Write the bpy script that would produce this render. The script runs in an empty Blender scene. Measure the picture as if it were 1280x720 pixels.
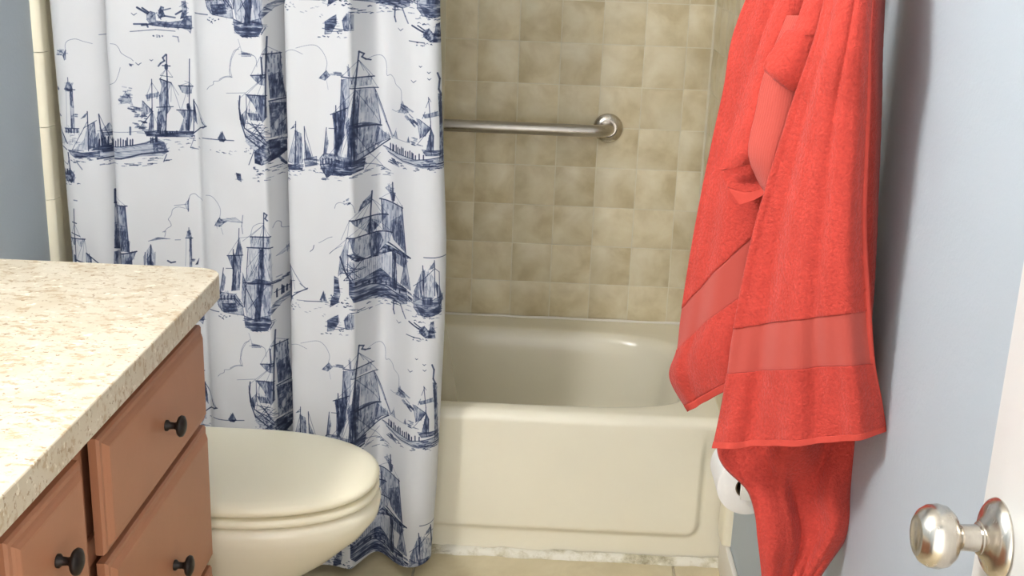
import bpy, bmesh, math, random
import numpy as np
from mathutils import Vector, Matrix

random.seed(7)
RNG = np.random.default_rng(11)
SC = bpy.context.scene
COL = SC.collection
PI = math.pi

# ------------------------------------------------------------------ camera
FPX = 1481.88                                   # focal length in pixels of the 1280 x 720 frame
PITCH, YAW, ROLL = (math.radians(a) for a in (16.944, 1.597, 2.071))
CAM = np.array([0.0, 0.0, 1.44])
_f = np.array([-math.sin(YAW) * math.cos(PITCH), math.cos(YAW) * math.cos(PITCH), -math.sin(PITCH)])
_r = np.array([math.cos(YAW), math.sin(YAW), 0.0])
_u = np.cross(_r, _f)
CR = _r * math.cos(ROLL) + _u * math.sin(ROLL)
CU = -_r * math.sin(ROLL) + _u * math.cos(ROLL)
CF = _f
cam_data = bpy.data.cameras.new('camera')
cam_data.sensor_width = 36.0
cam_data.lens = FPX * 36.0 / 1280.0
cam_data.clip_start = 0.02
cam = bpy.data.objects.new('camera', cam_data)
COL.objects.link(cam)
cam.matrix_world = Matrix(((CR[0], CU[0], -CF[0], CAM[0]), (CR[1], CU[1], -CF[1], CAM[1]),
                           (CR[2], CU[2], -CF[2], CAM[2]), (0, 0, 0, 1)))
SC.camera = cam


def ray(px, py):
    return CF + CR * (px - 640.0) / FPX - CU * (py - 360.0) / FPX


def at(px, py, X=None, Y=None, Z=None):
    d = ray(px, py)
    k = X / d[0] if X is not None else (Y / d[1] if Y is not None else (Z - CAM[2]) / d[2])
    return Vector(CAM + d * k)


# ------------------------------------------------------------------ world, exposure
world = bpy.data.worlds.new('world')
SC.world = world
world.use_nodes = True
world.node_tree.nodes['Background'].inputs[0].default_value = (1.0, 0.975, 0.95, 1)
world.node_tree.nodes['Background'].inputs[1].default_value = 1.15       # the lit hallway behind the open door
SC.view_settings.view_transform = 'Standard'
SC.view_settings.look = 'None'
SC.view_settings.gamma = 1.0
SC.view_settings.use_curve_mapping = False
SC.view_settings.exposure = 1.31
LAMP_STRENGTH = 60.0
LAMP_COLOR = (1.0, 0.98, 0.955)

# ------------------------------------------------------------------ room dimensions (metres)
XL, XR = -1.06, 0.455           # painted side walls
YB = 3.233                      # face of the back wall tile
YF = 0.10                       # inner face of the front wall (the camera stands in its doorway)
ZC = 2.40
TP = 0.112                      # tile pitch
TX0, TZ0 = -0.2061, 1.259       # a grout crossing of the back wall
XT = 0.42                       # face of the tile on the right side of the tub
TILE_TOP = TZ0 + 6 * TP
TUB_Y0, RIM = 2.53, 0.37


# ------------------------------------------------------------------ helpers
def srgb(r, g, b):
    f = lambda c: (c / 255 / 12.92) if c / 255 <= 0.04045 else ((c / 255 + 0.055) / 1.055) ** 2.4
    return (f(r), f(g), f(b), 1.0)


class NT:
    def __init__(s, name):
        s.m = bpy.data.materials.new(name)
        s.m.use_nodes = True
        s.t = s.m.node_tree
        s.b = s.t.nodes['Principled BSDF']

    def n(s, kind, **kw):
        x = s.t.nodes.new(kind)
        for k, v in kw.items():
            if k in x.inputs.keys():
                x.inputs[k].default_value = v
            else:
                setattr(x, k, v)
        return x

    def l(s, a, b):
        s.t.links.new(a, b)

    def ramp(s, fac, stops, interp='LINEAR'):
        r = s.n('ShaderNodeValToRGB')
        r.color_ramp.interpolation = interp
        while len(r.color_ramp.elements) < len(stops):
            r.color_ramp.elements.new(0.5)
        for e, (p, c) in zip(r.color_ramp.elements, stops):
            e.position = p
            e.color = c
        s.l(fac, r.inputs[0])
        return r

    def coords(s, which='Object', scale=(1, 1, 1)):
        tc = s.n('ShaderNodeTexCoord')
        mp = s.n('ShaderNodeMapping')
        mp.inputs['Scale'].default_value = scale
        s.l(tc.outputs[which], mp.inputs[0])
        return mp.outputs[0]

    def noise(s, vec, scale, detail=3.0, rough=0.55, dist=0.0):
        x = s.n('ShaderNodeTexNoise', Scale=scale, Detail=detail, Roughness=rough, Distortion=dist)
        s.l(vec, x.inputs['Vector'])
        return x.outputs['Fac']

    def mix(s, fac, a, b):
        x = s.n('ShaderNodeMix', data_type='RGBA')
        for sock, v in ((x.inputs[0], fac), (x.inputs[6], a), (x.inputs[7], b)):
            if isinstance(v, (tuple, float, int)):
                sock.default_value = v
            else:
                s.l(v, sock)
        return x.outputs[2]

    def bump(s, h, strength, dist, prev=None):
        x = s.n('ShaderNodeBump', Strength=strength, Distance=dist)
        s.l(h, x.inputs['Height'])
        if prev is not None:
            s.l(prev, x.inputs['Normal'])
        return x.outputs[0]

    def done(s, color=None, rough=None, normal=None, metal=None, spec=None, sheen=None, coat=None):
        b = s.b
        for name, v in (('Base Color', color), ('Roughness', rough), ('Metallic', metal),
                        ('Specular IOR Level', spec), ('Sheen Weight', sheen), ('Coat Weight', coat)):
            if v is None:
                continue
            if isinstance(v, (tuple, float, int)):
                b.inputs[name].default_value = v
            else:
                s.l(v, b.inputs[name])
        if normal is not None:
            s.l(normal, b.inputs['Normal'])
        return s.m


M = {}


def plain(name, col, rough=0.5, metal=0.0, var=0.06, vscale=6.0, bump=None, spec=None, which='Object', sheen=None):
    t = NT(name)
    v = t.coords(which)
    n = t.noise(v, vscale, 4)
    lo = tuple(c * (1 - var) for c in col[:3]) + (1,)
    hi = tuple(min(1, c * (1 + var)) for c in col[:3]) + (1,)
    r = t.ramp(n, [(0.3, lo), (0.7, hi)])
    nm = None
    if bump:
        nm = t.bump(t.noise(v, bump[0], 3), bump[1], bump[2])
    M[name] = t.done(r.outputs[0], rough, nm, metal, spec, sheen)
    return M[name]


plain('wall_paint', srgb(172, 182, 190), 0.55, var=0.015, vscale=3, bump=(140, 0.25, 0.002), spec=0.3)
plain('ceiling_paint', srgb(235, 232, 226), 0.8, var=0.01)
plain('white_paint', srgb(238, 233, 224), 0.4, var=0.015, vscale=3, bump=(60, 0.1, 0.001))
plain('door_paint', srgb(208, 208, 205), 0.38, var=0.012, vscale=2, bump=(40, 0.08, 0.001))
plain('grout', srgb(232, 225, 205), 0.85, var=0.08, vscale=30)
plain('trim_glaze', srgb(238, 231, 208), 0.3, var=0.02, vscale=12)
plain('bisque_porcelain', srgb(241, 234, 213), 0.12, var=0.015, vscale=2)
plain('bisque_enamel', srgb(240, 234, 214), 0.2, var=0.025, vscale=4, bump=(9, 0.05, 0.004))
plain('bisque_plastic', srgb(246, 239, 214), 0.28, var=0.012, vscale=3)
plain('bronze_knob', srgb(40, 34, 32), 0.42, 0.55, var=0.25, vscale=90, bump=(160, 0.3, 0.001))
plain('vanity_paint', srgb(172, 118, 88), 0.45, var=0.05, vscale=9, bump=(70, 0.12, 0.001))
plain('toe_dark', srgb(66, 44, 36), 0.7)
plain('paper', srgb(240, 238, 234), 0.95, var=0.02, vscale=25, bump=(220, 0.3, 0.001))
plain('cardboard', srgb(120, 100, 78), 0.9)
plain('chrome', (0.75, 0.74, 0.72, 1), 0.15, 1.0, var=0.03)
plain('cord_white', srgb(225, 222, 214), 0.5)


def brushed(name, col, rough, axis):
    t = NT(name)
    sc = [260, 260, 260]
    sc[axis] = 6
    v = t.coords('Object', tuple(sc))
    n = t.noise(v, 1.0, 4)
    r = t.ramp(n, [(0.3, tuple(c * 0.85 for c in col[:3]) + (1,)), (0.7, col)])
    rr = t.ramp(n, [(0.2, (rough * 0.8,) * 3 + (1,)), (0.8, (rough * 1.25,) * 3 + (1,))])
    M[name] = t.done(r.outputs[0], rr.outputs[0], t.bump(n, 0.12, 0.0006), 1.0)


brushed('brushed_steel', (0.52, 0.49, 0.45, 1), 0.3, 0)
brushed('satin_nickel', (0.66, 0.61, 0.54, 1), 0.24, 2)


def tile_material():
    t = NT('glazed_tile')
    oi = t.n('ShaderNodeObjectInfo')
    v = t.coords('Object')
    add = t.n('ShaderNodeVectorMath', operation='ADD')
    mul = t.n('ShaderNodeVectorMath', operation='SCALE', Scale=40.0)
    comb = t.n('ShaderNodeCombineXYZ')
    for i in range(3):
        t.l(oi.outputs['Random'], comb.inputs[i])
    t.l(comb.outputs[0], mul.inputs[0])
    t.l(v, add.inputs[0])
    t.l(mul.outputs[0], add.inputs[1])
    n = t.noise(add.outputs[0], 11, 5, 0.55, 0.3)
    c1 = t.ramp(n, [(0.32, srgb(206, 191, 154)), (0.5, srgb(226, 214, 183)), (0.68, srgb(238, 229, 203))])
    c2 = t.ramp(oi.outputs['Random'], [(0.0, (0.92, 0.915, 0.90, 1)), (1.0, (1.03, 1.03, 1.03, 1))])
    m = t.n('ShaderNodeMix', data_type='RGBA', blend_type='MULTIPLY')
    m.inputs[0].default_value = 1.0
    t.l(c1.outputs[0], m.inputs[6])
    t.l(c2.outputs[0], m.inputs[7])
    nm = t.bump(t.noise(add.outputs[0], 55, 2), 0.18, 0.002)
    M['glazed_tile'] = t.done(m.outputs[2], 0.34, nm)


tile_material()


def laminate_material():
    t = NT('speckled_laminate')
    v = t.coords('Object', (1, 1, 1))
    v2 = t.coords('Object', (0.8, 1.3, 1))
    base = t.ramp(t.noise(v, 14, 5), [(0.3, srgb(196, 184, 160)), (0.7, srgb(212, 203, 184))])
    f1 = t.ramp(t.noise(v2, 62, 4, 0.62), [(0.53, (0, 0, 0, 1)), (0.62, (1, 1, 1, 1))])
    f2 = t.ramp(t.noise(v, 100, 3, 0.6), [(0.60, (0, 0, 0, 1)), (0.66, (1, 1, 1, 1))])
    f3 = t.ramp(t.noise(v2, 60, 3, 0.7), [(0.60, (0, 0, 0, 1)), (0.68, (1, 1, 1, 1))])
    c = t.mix(f1.outputs[0], base.outputs[0], srgb(182, 161, 130))
    c = t.mix(f2.outputs[0], c, srgb(156, 132, 100))
    c = t.mix(f3.outputs[0], c, srgb(232, 225, 208))
    M['speckled_laminate'] = t.done(c, 0.38)


laminate_material()


def terry(name, col, scale, depth):
    t = NT(name)
    v = t.coords('Object')
    n1 = t.noise(v, scale, 2, 0.6)
    n2 = t.noise(v, 40, 3)
    a = t.mix(t.ramp(n2, [(0.3, (0, 0, 0, 1)), (0.7, (1, 1, 1, 1))]).outputs[0],
              tuple(c * 0.9 for c in col[:3]) + (1,), tuple(min(1, c * 1.08) for c in col[:3]) + (1,))
    c = t.mix(t.ramp(n1, [(0.25, (0, 0, 0, 1)), (0.6, (1, 1, 1, 1))]).outputs[0],
              tuple(c_ * 0.78 for c_ in col[:3]) + (1,), a)
    nm = t.bump(n1, 0.65, depth)
    M[name] = t.done(c, 1.0, nm, spec=0.03, sheen=0.12)


terry('coral_terry', srgb(194, 71, 61), 240, 0.004)


def woven(name, col):
    t = NT(name)
    v = t.coords('UV', (1, 1, 1))
    ck = t.n('ShaderNodeTexWave', wave_type='BANDS', bands_direction='X', Scale=26.0, Distortion=1.2)
    c2 = t.n('ShaderNodeTexWave', wave_type='BANDS', bands_direction='Y', Scale=26.0, Distortion=1.2)
    t.l(v, ck.inputs[0])
    t.l(v, c2.inputs[0])
    mth = t.n('ShaderNodeMath', operation='MULTIPLY')
    t.l(ck.outputs['Fac'], mth.inputs[0])
    t.l(c2.outputs['Fac'], mth.inputs[1])
    c = t.mix(mth.outputs[0], tuple(c_ * 0.84 for c_ in col[:3]) + (1,), col)
    M[name] = t.done(c, 0.85, t.bump(mth.outputs[0], 0.5, 0.0015), spec=0.15, sheen=0.15)


woven('coral_weave', srgb(204, 88, 77))
plain('coral_hem', srgb(200, 78, 67), 0.9, var=0.05, vscale=60, bump=(400, 0.5, 0.001), spec=0.1)


def liner_material():
    t = NT('clear_vinyl')
    out = t.t.nodes['Material Output']
    tr = t.n('ShaderNodeBsdfTransparent')
    tl = t.n('ShaderNodeBsdfTranslucent')
    tl.inputs[0].default_value = srgb(214, 210, 190)
    t.done(srgb(214, 209, 188), 0.3)
    a = t.n('ShaderNodeMixShader')
    a.inputs[0].default_value = 0.45
    b = t.n('ShaderNodeMixShader')
    n = t.ramp(t.noise(t.coords('Object'), 8, 2), [(0, (0.5,) * 3 + (1,)), (1, (0.7,) * 3 + (1,))])
    t.l(n.outputs[0], b.inputs[0])
    t.l(t.b.outputs[0], a.inputs[1])
    t.l(tl.outputs[0], a.inputs[2])
    t.l(tr.outputs[0], b.inputs[1])
    t.l(a.outputs[0], b.inputs[2])
    t.l(b.outputs[0], out.inputs[0])
    M['clear_vinyl'] = t.m


liner_material()


def caulk_material():
    t = NT('old_caulk')
    v = t.coords('Object', (1, 1, 1))
    n = t.noise(v, 16, 5, 0.7)
    n2 = t.noise(t.coords('Object', (6, 60, 60)), 1.6, 4, 0.7)
    c = t.ramp(n, [(0.30, srgb(150, 140, 112)), (0.42, srgb(205, 198, 174)), (0.55, srgb(232, 228, 214))])
    d = t.mix(t.ramp(n2, [(0.6, (0, 0, 0, 1)), (0.8, (1, 1, 1, 1))]).outputs[0], c.outputs[0], srgb(128, 118, 92))
    M['old_caulk'] = t.done(d, 0.7, t.bump(n, 0.6, 0.004))


caulk_material()


def floor_material():
    t = NT('floor_tile')
    oi = t.n('ShaderNodeObjectInfo')
    v = t.coords('Object')
    n = t.noise(v, 9, 5, 0.6, 0.5)
    c = t.ramp(n, [(0.3, srgb(196, 182, 148)), (0.7, srgb(215, 203, 172))])
    M['floor_tile'] = t.done(c.outputs[0], 0.4, t.bump(n, 0.1, 0.002))


floor_material()


# ------------------------------------------------------------------ mesh helpers
def tag(o, label=None, cat=None, group=None, kind=None):
    for k, v in (('label', label), ('category', cat), ('group', group), ('kind', kind)):
        if v:
            o[k] = v
    return o


def link(name, me, m, parent=None, smooth=False):
    o = bpy.data.objects.new(name, me)
    COL.objects.link(o)
    if m is not None and len(me.materials) == 0:
        me.materials.append(M[m])
    if smooth:
        me.shade_smooth()
    if parent is not None:
        o.parent = parent
        o.matrix_parent_inverse = Matrix.Identity(4)
    return o


def pydata(name, vs, fs, m, parent=None, smooth=False):
    me = bpy.data.meshes.new(name)
    me.from_pydata([tuple(v) for v in vs], [], fs)
    me.update()
    return link(name, me, m, parent, smooth)


def frombm(name, bm, m, parent=None, smooth=False, flip=True):
    if flip:
        bmesh.ops.recalc_face_normals(bm, faces=bm.faces)
    me = bpy.data.meshes.new(name)
    bm.to_mesh(me)
    bm.free()
    return link(name, me, m, parent, smooth)


def empty(name, loc=(0, 0, 0)):
    o = bpy.data.objects.new(name, None)
    COL.objects.link(o)
    o.location = loc
    return o


def bm_box(bm, x0, x1, y0, y1, z0, z1, bevel=0.0, seg=2):
    b2 = bmesh.new()
    vs = [b2.verts.new((x, y, z)) for x in (x0, x1) for y in (y0, y1) for z in (z0, z1)]
    for f in ((0, 1, 3, 2), (4, 6, 7, 5), (0, 4, 5, 1), (2, 3, 7, 6), (0, 2, 6, 4), (1, 5, 7, 3)):
        b2.faces.new([vs[i] for i in f])
    bmesh.ops.recalc_face_normals(b2, faces=b2.faces)
    if bevel:
        bmesh.ops.bevel(b2, geom=b2.edges[:], offset=bevel, segments=seg, profile=0.5, affect='EDGES')
    me = bpy.data.meshes.new('tmp')
    b2.to_mesh(me)
    b2.free()
    bm.from_mesh(me)
    bpy.data.meshes.remove(me)
    return bm


def box(name, x0, x1, y0, y1, z0, z1, m, parent=None, bevel=0.0, off=(0, 0, 0), seg=2):
    bm = bm_box(bmesh.new(), x0 - off[0], x1 - off[0], y0 - off[1], y1 - off[1], z0 - off[2], z1 - off[2], bevel, seg)
    o = frombm(name, bm, m, parent, smooth=False, flip=False)
    if bevel:
        for p in o.data.polygons:
            p.use_smooth = True
        o.data.set_sharp_from_angle(angle=math.radians(40))
    return o


def lathe(name, prof, axis, origin, m, parent=None, n=40):
    """prof: (radius, distance along axis); axis a unit vector"""
    ax = Vector(axis).normalized()
    s = Vector((0, 0, 1)) if abs(ax.z) < 0.9 else Vector((1, 0, 0))
    e1 = ax.cross(s).normalized()
    e2 = ax.cross(e1)
    vs, fs = [], []
    for r, h in prof:
        for k in range(n):
            a = 2 * PI * k / n
            vs.append(Vector(origin) + ax * h + (e1 * math.cos(a) + e2 * math.sin(a)) * max(r, 1e-5))
    for i in range(len(prof) - 1):
        for k in range(n):
            fs.append((i * n + k, i * n + (k + 1) % n, (i + 1) * n + (k + 1) % n, (i + 1) * n + k))
    bm = bmesh.new()
    bv = [bm.verts.new(v) for v in vs]
    for f in fs:
        bm.faces.new([bv[i] for i in f])
    bmesh.ops.remove_doubles(bm, verts=bm.verts[:], dist=2e-5)
    o = frombm(name, bm, m, parent, True)
    o.data.set_sharp_from_angle(angle=math.radians(50))
    return o


def tube(name, pts, rad, m, parent=None, n=20, closed_ends=True):
    pts = [Vector(p) for p in pts]
    vs, fs = [], []
    up = Vector((0, 0, 1))
    for i, p in enumerate(pts):
        d = (pts[min(i + 1, len(pts) - 1)] - pts[max(i - 1, 0)]).normalized()
        a = d.cross(up)
        if a.length < 0.05:
            a = d.cross(Vector((1, 0, 0)))
        a.normalize()
        b = d.cross(a)
        r = rad[i] if isinstance(rad, (list, tuple)) else rad
        for k in range(n):
            t = 2 * PI * k / n
            vs.append(p + (a * math.cos(t) + b * math.sin(t)) * r)
    for i in range(len(pts) - 1):
        for k in range(n):
            fs.append((i * n + k, i * n + (k + 1) % n, (i + 1) * n + (k + 1) % n, (i + 1) * n + k))
    if closed_ends:
        fs.append(tuple(range(n)))
        fs.append(tuple(range((len(pts) - 1) * n, len(pts) * n)))
    bm = bmesh.new()
    bv = [bm.verts.new(v) for v in vs]
    for f in fs:
        bm.faces.new([bv[i] for i in f])
    o = frombm(name, bm, m, parent, True)
    o.data.set_sharp_from_angle(angle=math.radians(55))
    return o


def grid(name, P, m, parent=None, uv=None, smooth=True, thick=0.0):
    """P: array (rows, cols, 3)"""
    P = np.asarray(P, float)
    nr, nc = P.shape[:2]
    idx = np.arange(nr * nc).reshape(nr, nc)
    q = np.stack([idx[:-1, :-1], idx[:-1, 1:], idx[1:, 1:], idx[1:, :-1]], -1).reshape(-1, 4)
    me = bpy.data.meshes.new(name)
    me.from_pydata(P.reshape(-1, 3).tolist(), [], q.tolist())
    if uv is not None:
        lay = me.uv_layers.new(name='UVMap')
        U = np.asarray(uv, float).reshape(-1, 2)[q.reshape(-1)]
        lay.data.foreach_set('uv', U.reshape(-1).astype(np.float32))
    me.update()
    o = link(name, me, m, parent, smooth)
    if thick:
        md = o.modifiers.new('thickness', 'SOLIDIFY')
        md.thickness = thick
        md.offset = 0.0
    return o


def catmull(A, n):
    """resample control points along axis 0 to n rows with a Catmull-Rom spline"""
    A = np.asarray(A, float)
    k = len(A)
    t = np.linspace(0, k - 1, n)
    i = np.clip(t.astype(int), 0, k - 2)
    f = (t - i).reshape((-1,) + (1,) * (A.ndim - 1))
    g = lambda j: A[np.clip(j, 0, k - 1)]
    p0, p1, p2, p3 = g(i - 1), g(i), g(i + 1), g(i + 2)
    return 0.5 * (2 * p1 + (p2 - p0) * f + (2 * p0 - 5 * p1 + 4 * p2 - p3) * f ** 2 + (3 * p1 - p0 - 3 * p2 + p3) * f ** 3)


# ------------------------------------------------------------------ setting: shell
def structure(o):
    o['kind'] = 'structure'
    return o


floor = structure(box('floor', XL - 0.1, XR + 0.1, -0.9, YB + 0.1, -0.08, -0.006, 'grout'))
structure(box('ceiling', XL - 0.1, XR + 0.1, YF - 0.12, YB + 0.12, ZC, ZC + 0.08, 'ceiling_paint'))
wall_left = structure(box('wall_left', XL - 0.1, XL, YF - 0.12, YB + 0.1, -0.08, ZC, 'wall_paint'))
wall_right = structure(box('wall_right', XR, XR + 0.1, YF - 0.12, YB + 0.1, -0.08, ZC, 'wall_paint'))
wall_back = structure(box('wall_back', XL, XR, YB + 0.011, YB + 0.1, -0.08, ZC, 'wall_paint'))
structure(box('wall_front_left', XL, -0.42, YF - 0.12, YF, -0.08, ZC, 'wall_paint'))
structure(box('wall_front_header', -0.42, XR, YF - 0.12, YF, 2.06, ZC, 'wall_paint'))
bb = structure(box('baseboard_right', XR - 0.013, XR, YF, 2.522, 0.0, 0.095, 'white_paint', bevel=0.004))


def tile_mesh(name, w, h, bulge=0.0072, thick=0.0125, n=5):
    """a pillowed glazed tile in the local XY plane, facing +Z"""
    vs, fs = [], []
    for j in range(n + 1):
        for i in range(n + 1):
            u, v = 2 * i / n - 1, 2 * j / n - 1
            u2, v2 = math.sin(u * PI / 2) * 0.25 + u * 0.75, math.sin(v * PI / 2) * 0.25 + v * 0.75
            z = thick - bulge * (1 - (1 - u2 * u2) * (1 - v2 * v2))
            vs.append((u2 * w / 2, v2 * h / 2, z))
    N = n + 1
    for j in range(n):
        for i in range(n):
            fs.append((j * N + i, j * N + i + 1, (j + 1) * N + i + 1, (j + 1) * N + i))
    rim = [i for i in range(N)] + [j * N + n for j in range(1, N)] + [n * N + i for i in range(n - 1, -1, -1)] + [j * N for j in range(n - 1, 0, -1)]
    b0 = len(vs)
    for k in rim:
        vs.append((vs[k][0], vs[k][1], 0.0))
    for a in range(len(rim)):
        b = (a + 1) % len(rim)
        fs.append((rim[b], rim[a], b0 + a, b0 + b))
    me = bpy.data.meshes.new(name)
    me.from_pydata(vs, [], fs)
    me.update()
    me.shade_smooth()
    me.set_sharp_from_angle(angle=math.radians(50))
    me.materials.append(M['glazed_tile'])
    return me


GAP = 0.0026
_tmesh = {}


def put_tile(parent, u0, u1, v0, v1, frame):
    key = (round(u1 - u0, 4), round(v1 - v0, 4))
    if key not in _tmesh:
        _tmesh[key] = tile_mesh('tile', u1 - u0 - GAP, v1 - v0 - GAP)
    o = bpy.data.objects.new('tile', _tmesh[key])
    COL.objects.link(o)
    o.parent = parent
    tilt = Matrix.Rotation(random.gauss(0, 0.004), 4, 'X') @ Matrix.Rotation(random.gauss(0, 0.005), 4, 'Y')
    o.matrix_world = frame((u0 + u1) / 2, (v0 + v1) / 2) @ tilt
    return o


def frame_mat(ex, ey, ez, o):
    return Matrix(((ex[0], ey[0], ez[0], o[0]), (ex[1], ey[1], ez[1], o[1]), (ex[2], ey[2], ez[2], o[2]), (0, 0, 0, 1)))


# beds of grout that the tiles sit on
bed_b = box('grout_bed', XL, XR, YB + 0.0054, YB + 0.011, RIM - 0.01, TILE_TOP + 0.002, 'grout', wall_back)
bed_r = structure(box('trim_1', XT + 0.0054, XR, 2.47, YB, RIM - 0.004, TILE_TOP + 0.002, 'grout'))
bed_l = structure(box('trim_2', XL, -1.0504, 2.43, YB, RIM - 0.004, TILE_TOP + 0.002, 'grout'))
XTL = -1.045
fb = lambda u, v: frame_mat((1, 0, 0), (0, 0, 1), (0, -1, 0), (u, YB + 0.0097, v))
cols = [TX0 + c * TP for c in range(-7, 6)] + [XT]
cols = [XTL] + [c for c in cols if c > XTL + 0.02]
rows = [TZ0 - r * TP for r in range(-6, 8)] + [RIM - 0.003]
for i in range(len(cols) - 1):
    for j in range(len(rows) - 1):
        put_tile(wall_back, cols[i], cols[i + 1], rows[j + 1], rows[j], fb)
fr = lambda u, v: frame_mat((0, -1, 0), (0, 0, 1), (-1, 0, 0), (XT + 0.0097, u, v))
fl = lambda u, v: frame_mat((0, 1, 0), (0, 0, 1), (1, 0, 0), (XTL - 0.0097, u, v))
ycols = [YB - TP * k for k in range(0, 7)]
for j in range(len(rows) - 1):
    for k in range(len(ycols) - 1):
        y1, y0 = ycols[k], ycols[k + 1]
        put_tile(bed_r, y0, y1, rows[j + 1], rows[j], fr)
        put_tile(bed_l, y0, y1, rows[j + 1], rows[j], fl)


# bullnose trim pieces at both outer edges of the tile
def bullnose(parent, xwall, sgn, depth, y0, y1, z0, z1):
    """sgn +1: on the left wall facing +X; the rounded lip is at y0"""
    prof = [(0, 0.0)]
    for k in range(7):
        a = k / 6 * PI / 2
        prof.append((depth * 0.999 * math.sin(a), 0.014 - 0.014 * math.cos(a)))
    prof.append((depth, (y1 - y0)))
    vs, fs = [], []
    g = 0.0006
    for z in (z0 + g, z1 - g):
        for d, y in prof:
            vs.append((xwall + sgn * d, y0 + y, z))
        vs.append((xwall, y1, z))
    n = len(prof) + 1
    for i in range(n - 1):
        fs.append((i, i + 1, n + i + 1, n + i))
    fs.append(tuple(range(n)))
    fs.append(tuple(range(2 * n - 1, n - 1, -1)))
    bm = bmesh.new()
    bv = [bm.verts.new(v) for v in vs]
    for f in fs:
        bm.faces.new([bv[i] for i in f])
    o = frombm('bullnose_tile', bm, 'trim_glaze', parent, True)
    o.data.set_sharp_from_angle(angle=math.radians(45))


zt = 1.259 + 6 * TP
while zt > 0.02:
    z0 = max(zt - 0.154, 0.0)
    bullnose(bed_l, XL, 1, 0.016, 2.413, 2.456, z0, zt)
    if zt > RIM + 0.02:
        bullnose(bed_r, XR, -1, 0.034, 2.44, 2.472, max(z0, 0.0), zt)
    else:
        bullnose(bed_r, XR, -1, 0.020, 2.45, 2.524, max(z0, 0.095), zt)
    zt -= 0.154
    if zt < 0.11:
        break

# floor tiles
fx0, fy0, FS = -0.274, 2.53, 0.61
for i in range(-2, 2):
    for j in range(0, 5):
        x0, x1 = fx0 + i * FS, fx0 + (i + 1) * FS
        y1, y0 = fy0 - j * FS, fy0 - (j + 1) * FS
        x0, x1 = max(x0, XL), min(x1, XR)
        y0 = max(y0, -0.85)
        if x1 - x0 > 0.05 and y1 - y0 > 0.05:
            box('floor_tile', x0 + 0.002, x1 - 0.002, y0 + 0.002, y1 - 0.002, -0.006, 0.0, 'floor_tile', floor, bevel=0.0012, seg=1)

# ------------------------------------------------------------------ bathtub
tub = tag(empty('bathtub', (0, 0, 0)), 'bisque enamel bathtub with a raised apron panel', 'bathtub')
# apron: profile from floor up and over the rolled front edge
PR, PB = 0.388, 0.071           # right edge and bottom edge of the raised panel
PL = XL + 0.07
xs = np.linspace(XL + 0.001, XR - 0.001, 260)
zprof = list(np.linspace(0.0, 0.345, 62))
RR = 0.025
arc = [(2.53 + RR - RR * math.cos(a), 0.345 + RR * math.sin(a)) for a in np.linspace(0, PI / 2, 9)[1:]]
rowsP = []
for z in zprof:
    cx, hx = (PL + PR) / 2, (PR - PL) / 2
    cz, hz = (PB + 0.6) / 2, (0.6 - PB) / 2
    r = 0.03
    qx = np.abs(xs - cx) - hx + r
    qz = abs(z - cz) - hz + r
    d = np.hypot(np.maximum(qx, 0), max(qz, 0)) + np.minimum(np.maximum(qx, qz), 0) - r
    k = np.clip((0.006 - d) / 0.012, 0, 1)
    k = k * k * (3 - 2 * k)
    fade = np.clip((0.35 - z) / 0.08, 0, 1)
    y = 2.53 + 0.011 * (1 - k) * fade + 0.002 * np.sin(xs * 3)
    rowsP.append(np.stack([xs, y, np.full_like(xs, z)], -1))
for y, z in arc:
    rowsP.append(np.stack([xs, np.full_like(xs, y) + 0.002 * np.sin(xs * 3), np.full_like(xs, z)], -1))
grid('apron', np.array(rowsP), 'bisque_enamel', tub)
# deck rim and basin as lofted rings
BX0, BX1, BY0, BY1 = XL + 0.08, 0.372, 2.583, 3.128
OX0, OX1, OY0, OY1 = XL + 0.001, XR - 0.001, 2.53 + RR, YB + 0.002
NR = 144


def ring(x0, x1, y0, y1, p, z):
    cx, cy, hx, hy = (x0 + x1) / 2, (y0 + y1) / 2, (x1 - x0) / 2, (y1 - y0) / 2
    out = []
    for k in range(NR):
        a = 2 * PI * k / NR
        c, s = math.cos(a), math.sin(a)
        # a rounded rectangle that keeps straight sides: superellipse in an equalised square
        m = (abs(c) ** p + abs(s) ** p) ** (-1 / p)
        out.append((cx + hx * c * m, cy + hy * s * m, z))
    return out


rings = [ring(OX0, OX1, OY0, OY1, 60, RIM), ring(BX0 - 0.028, BX1 + 0.028, BY0 - 0.02, BY1 + 0.03, 6.5, RIM + 0.001)]
for ins, z in ((0.012, 0.3705), (0.004, 0.3695), (-0.004, 0.366), (-0.012, 0.358), (-0.018, 0.345), (-0.028, 0.30), (-0.042, 0.22), (-0.058, 0.14), (-0.075, 0.095), (-0.10, 0.07), (-0.14, 0.058), (-0.24, 0.055)):
    rings.append(ring(BX0 - ins * 1.6, BX1 + ins * 1.4, BY0 - ins * 0.6, BY1 + ins * 0.8, 5.2, z))
vs = [v for r in rings for v in r]
fs = [(i * NR + k, i * NR + (k + 1) % NR, (i + 1) * NR + (k + 1) % NR, (i + 1) * NR + k) for i in range(len(rings) - 1) for k in range(NR)]
fs.append(tuple(range((len(rings) - 1) * NR, len(rings) * NR)))
basin = pydata('basin', vs, fs, 'bisque_enamel', tub, True)
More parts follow.
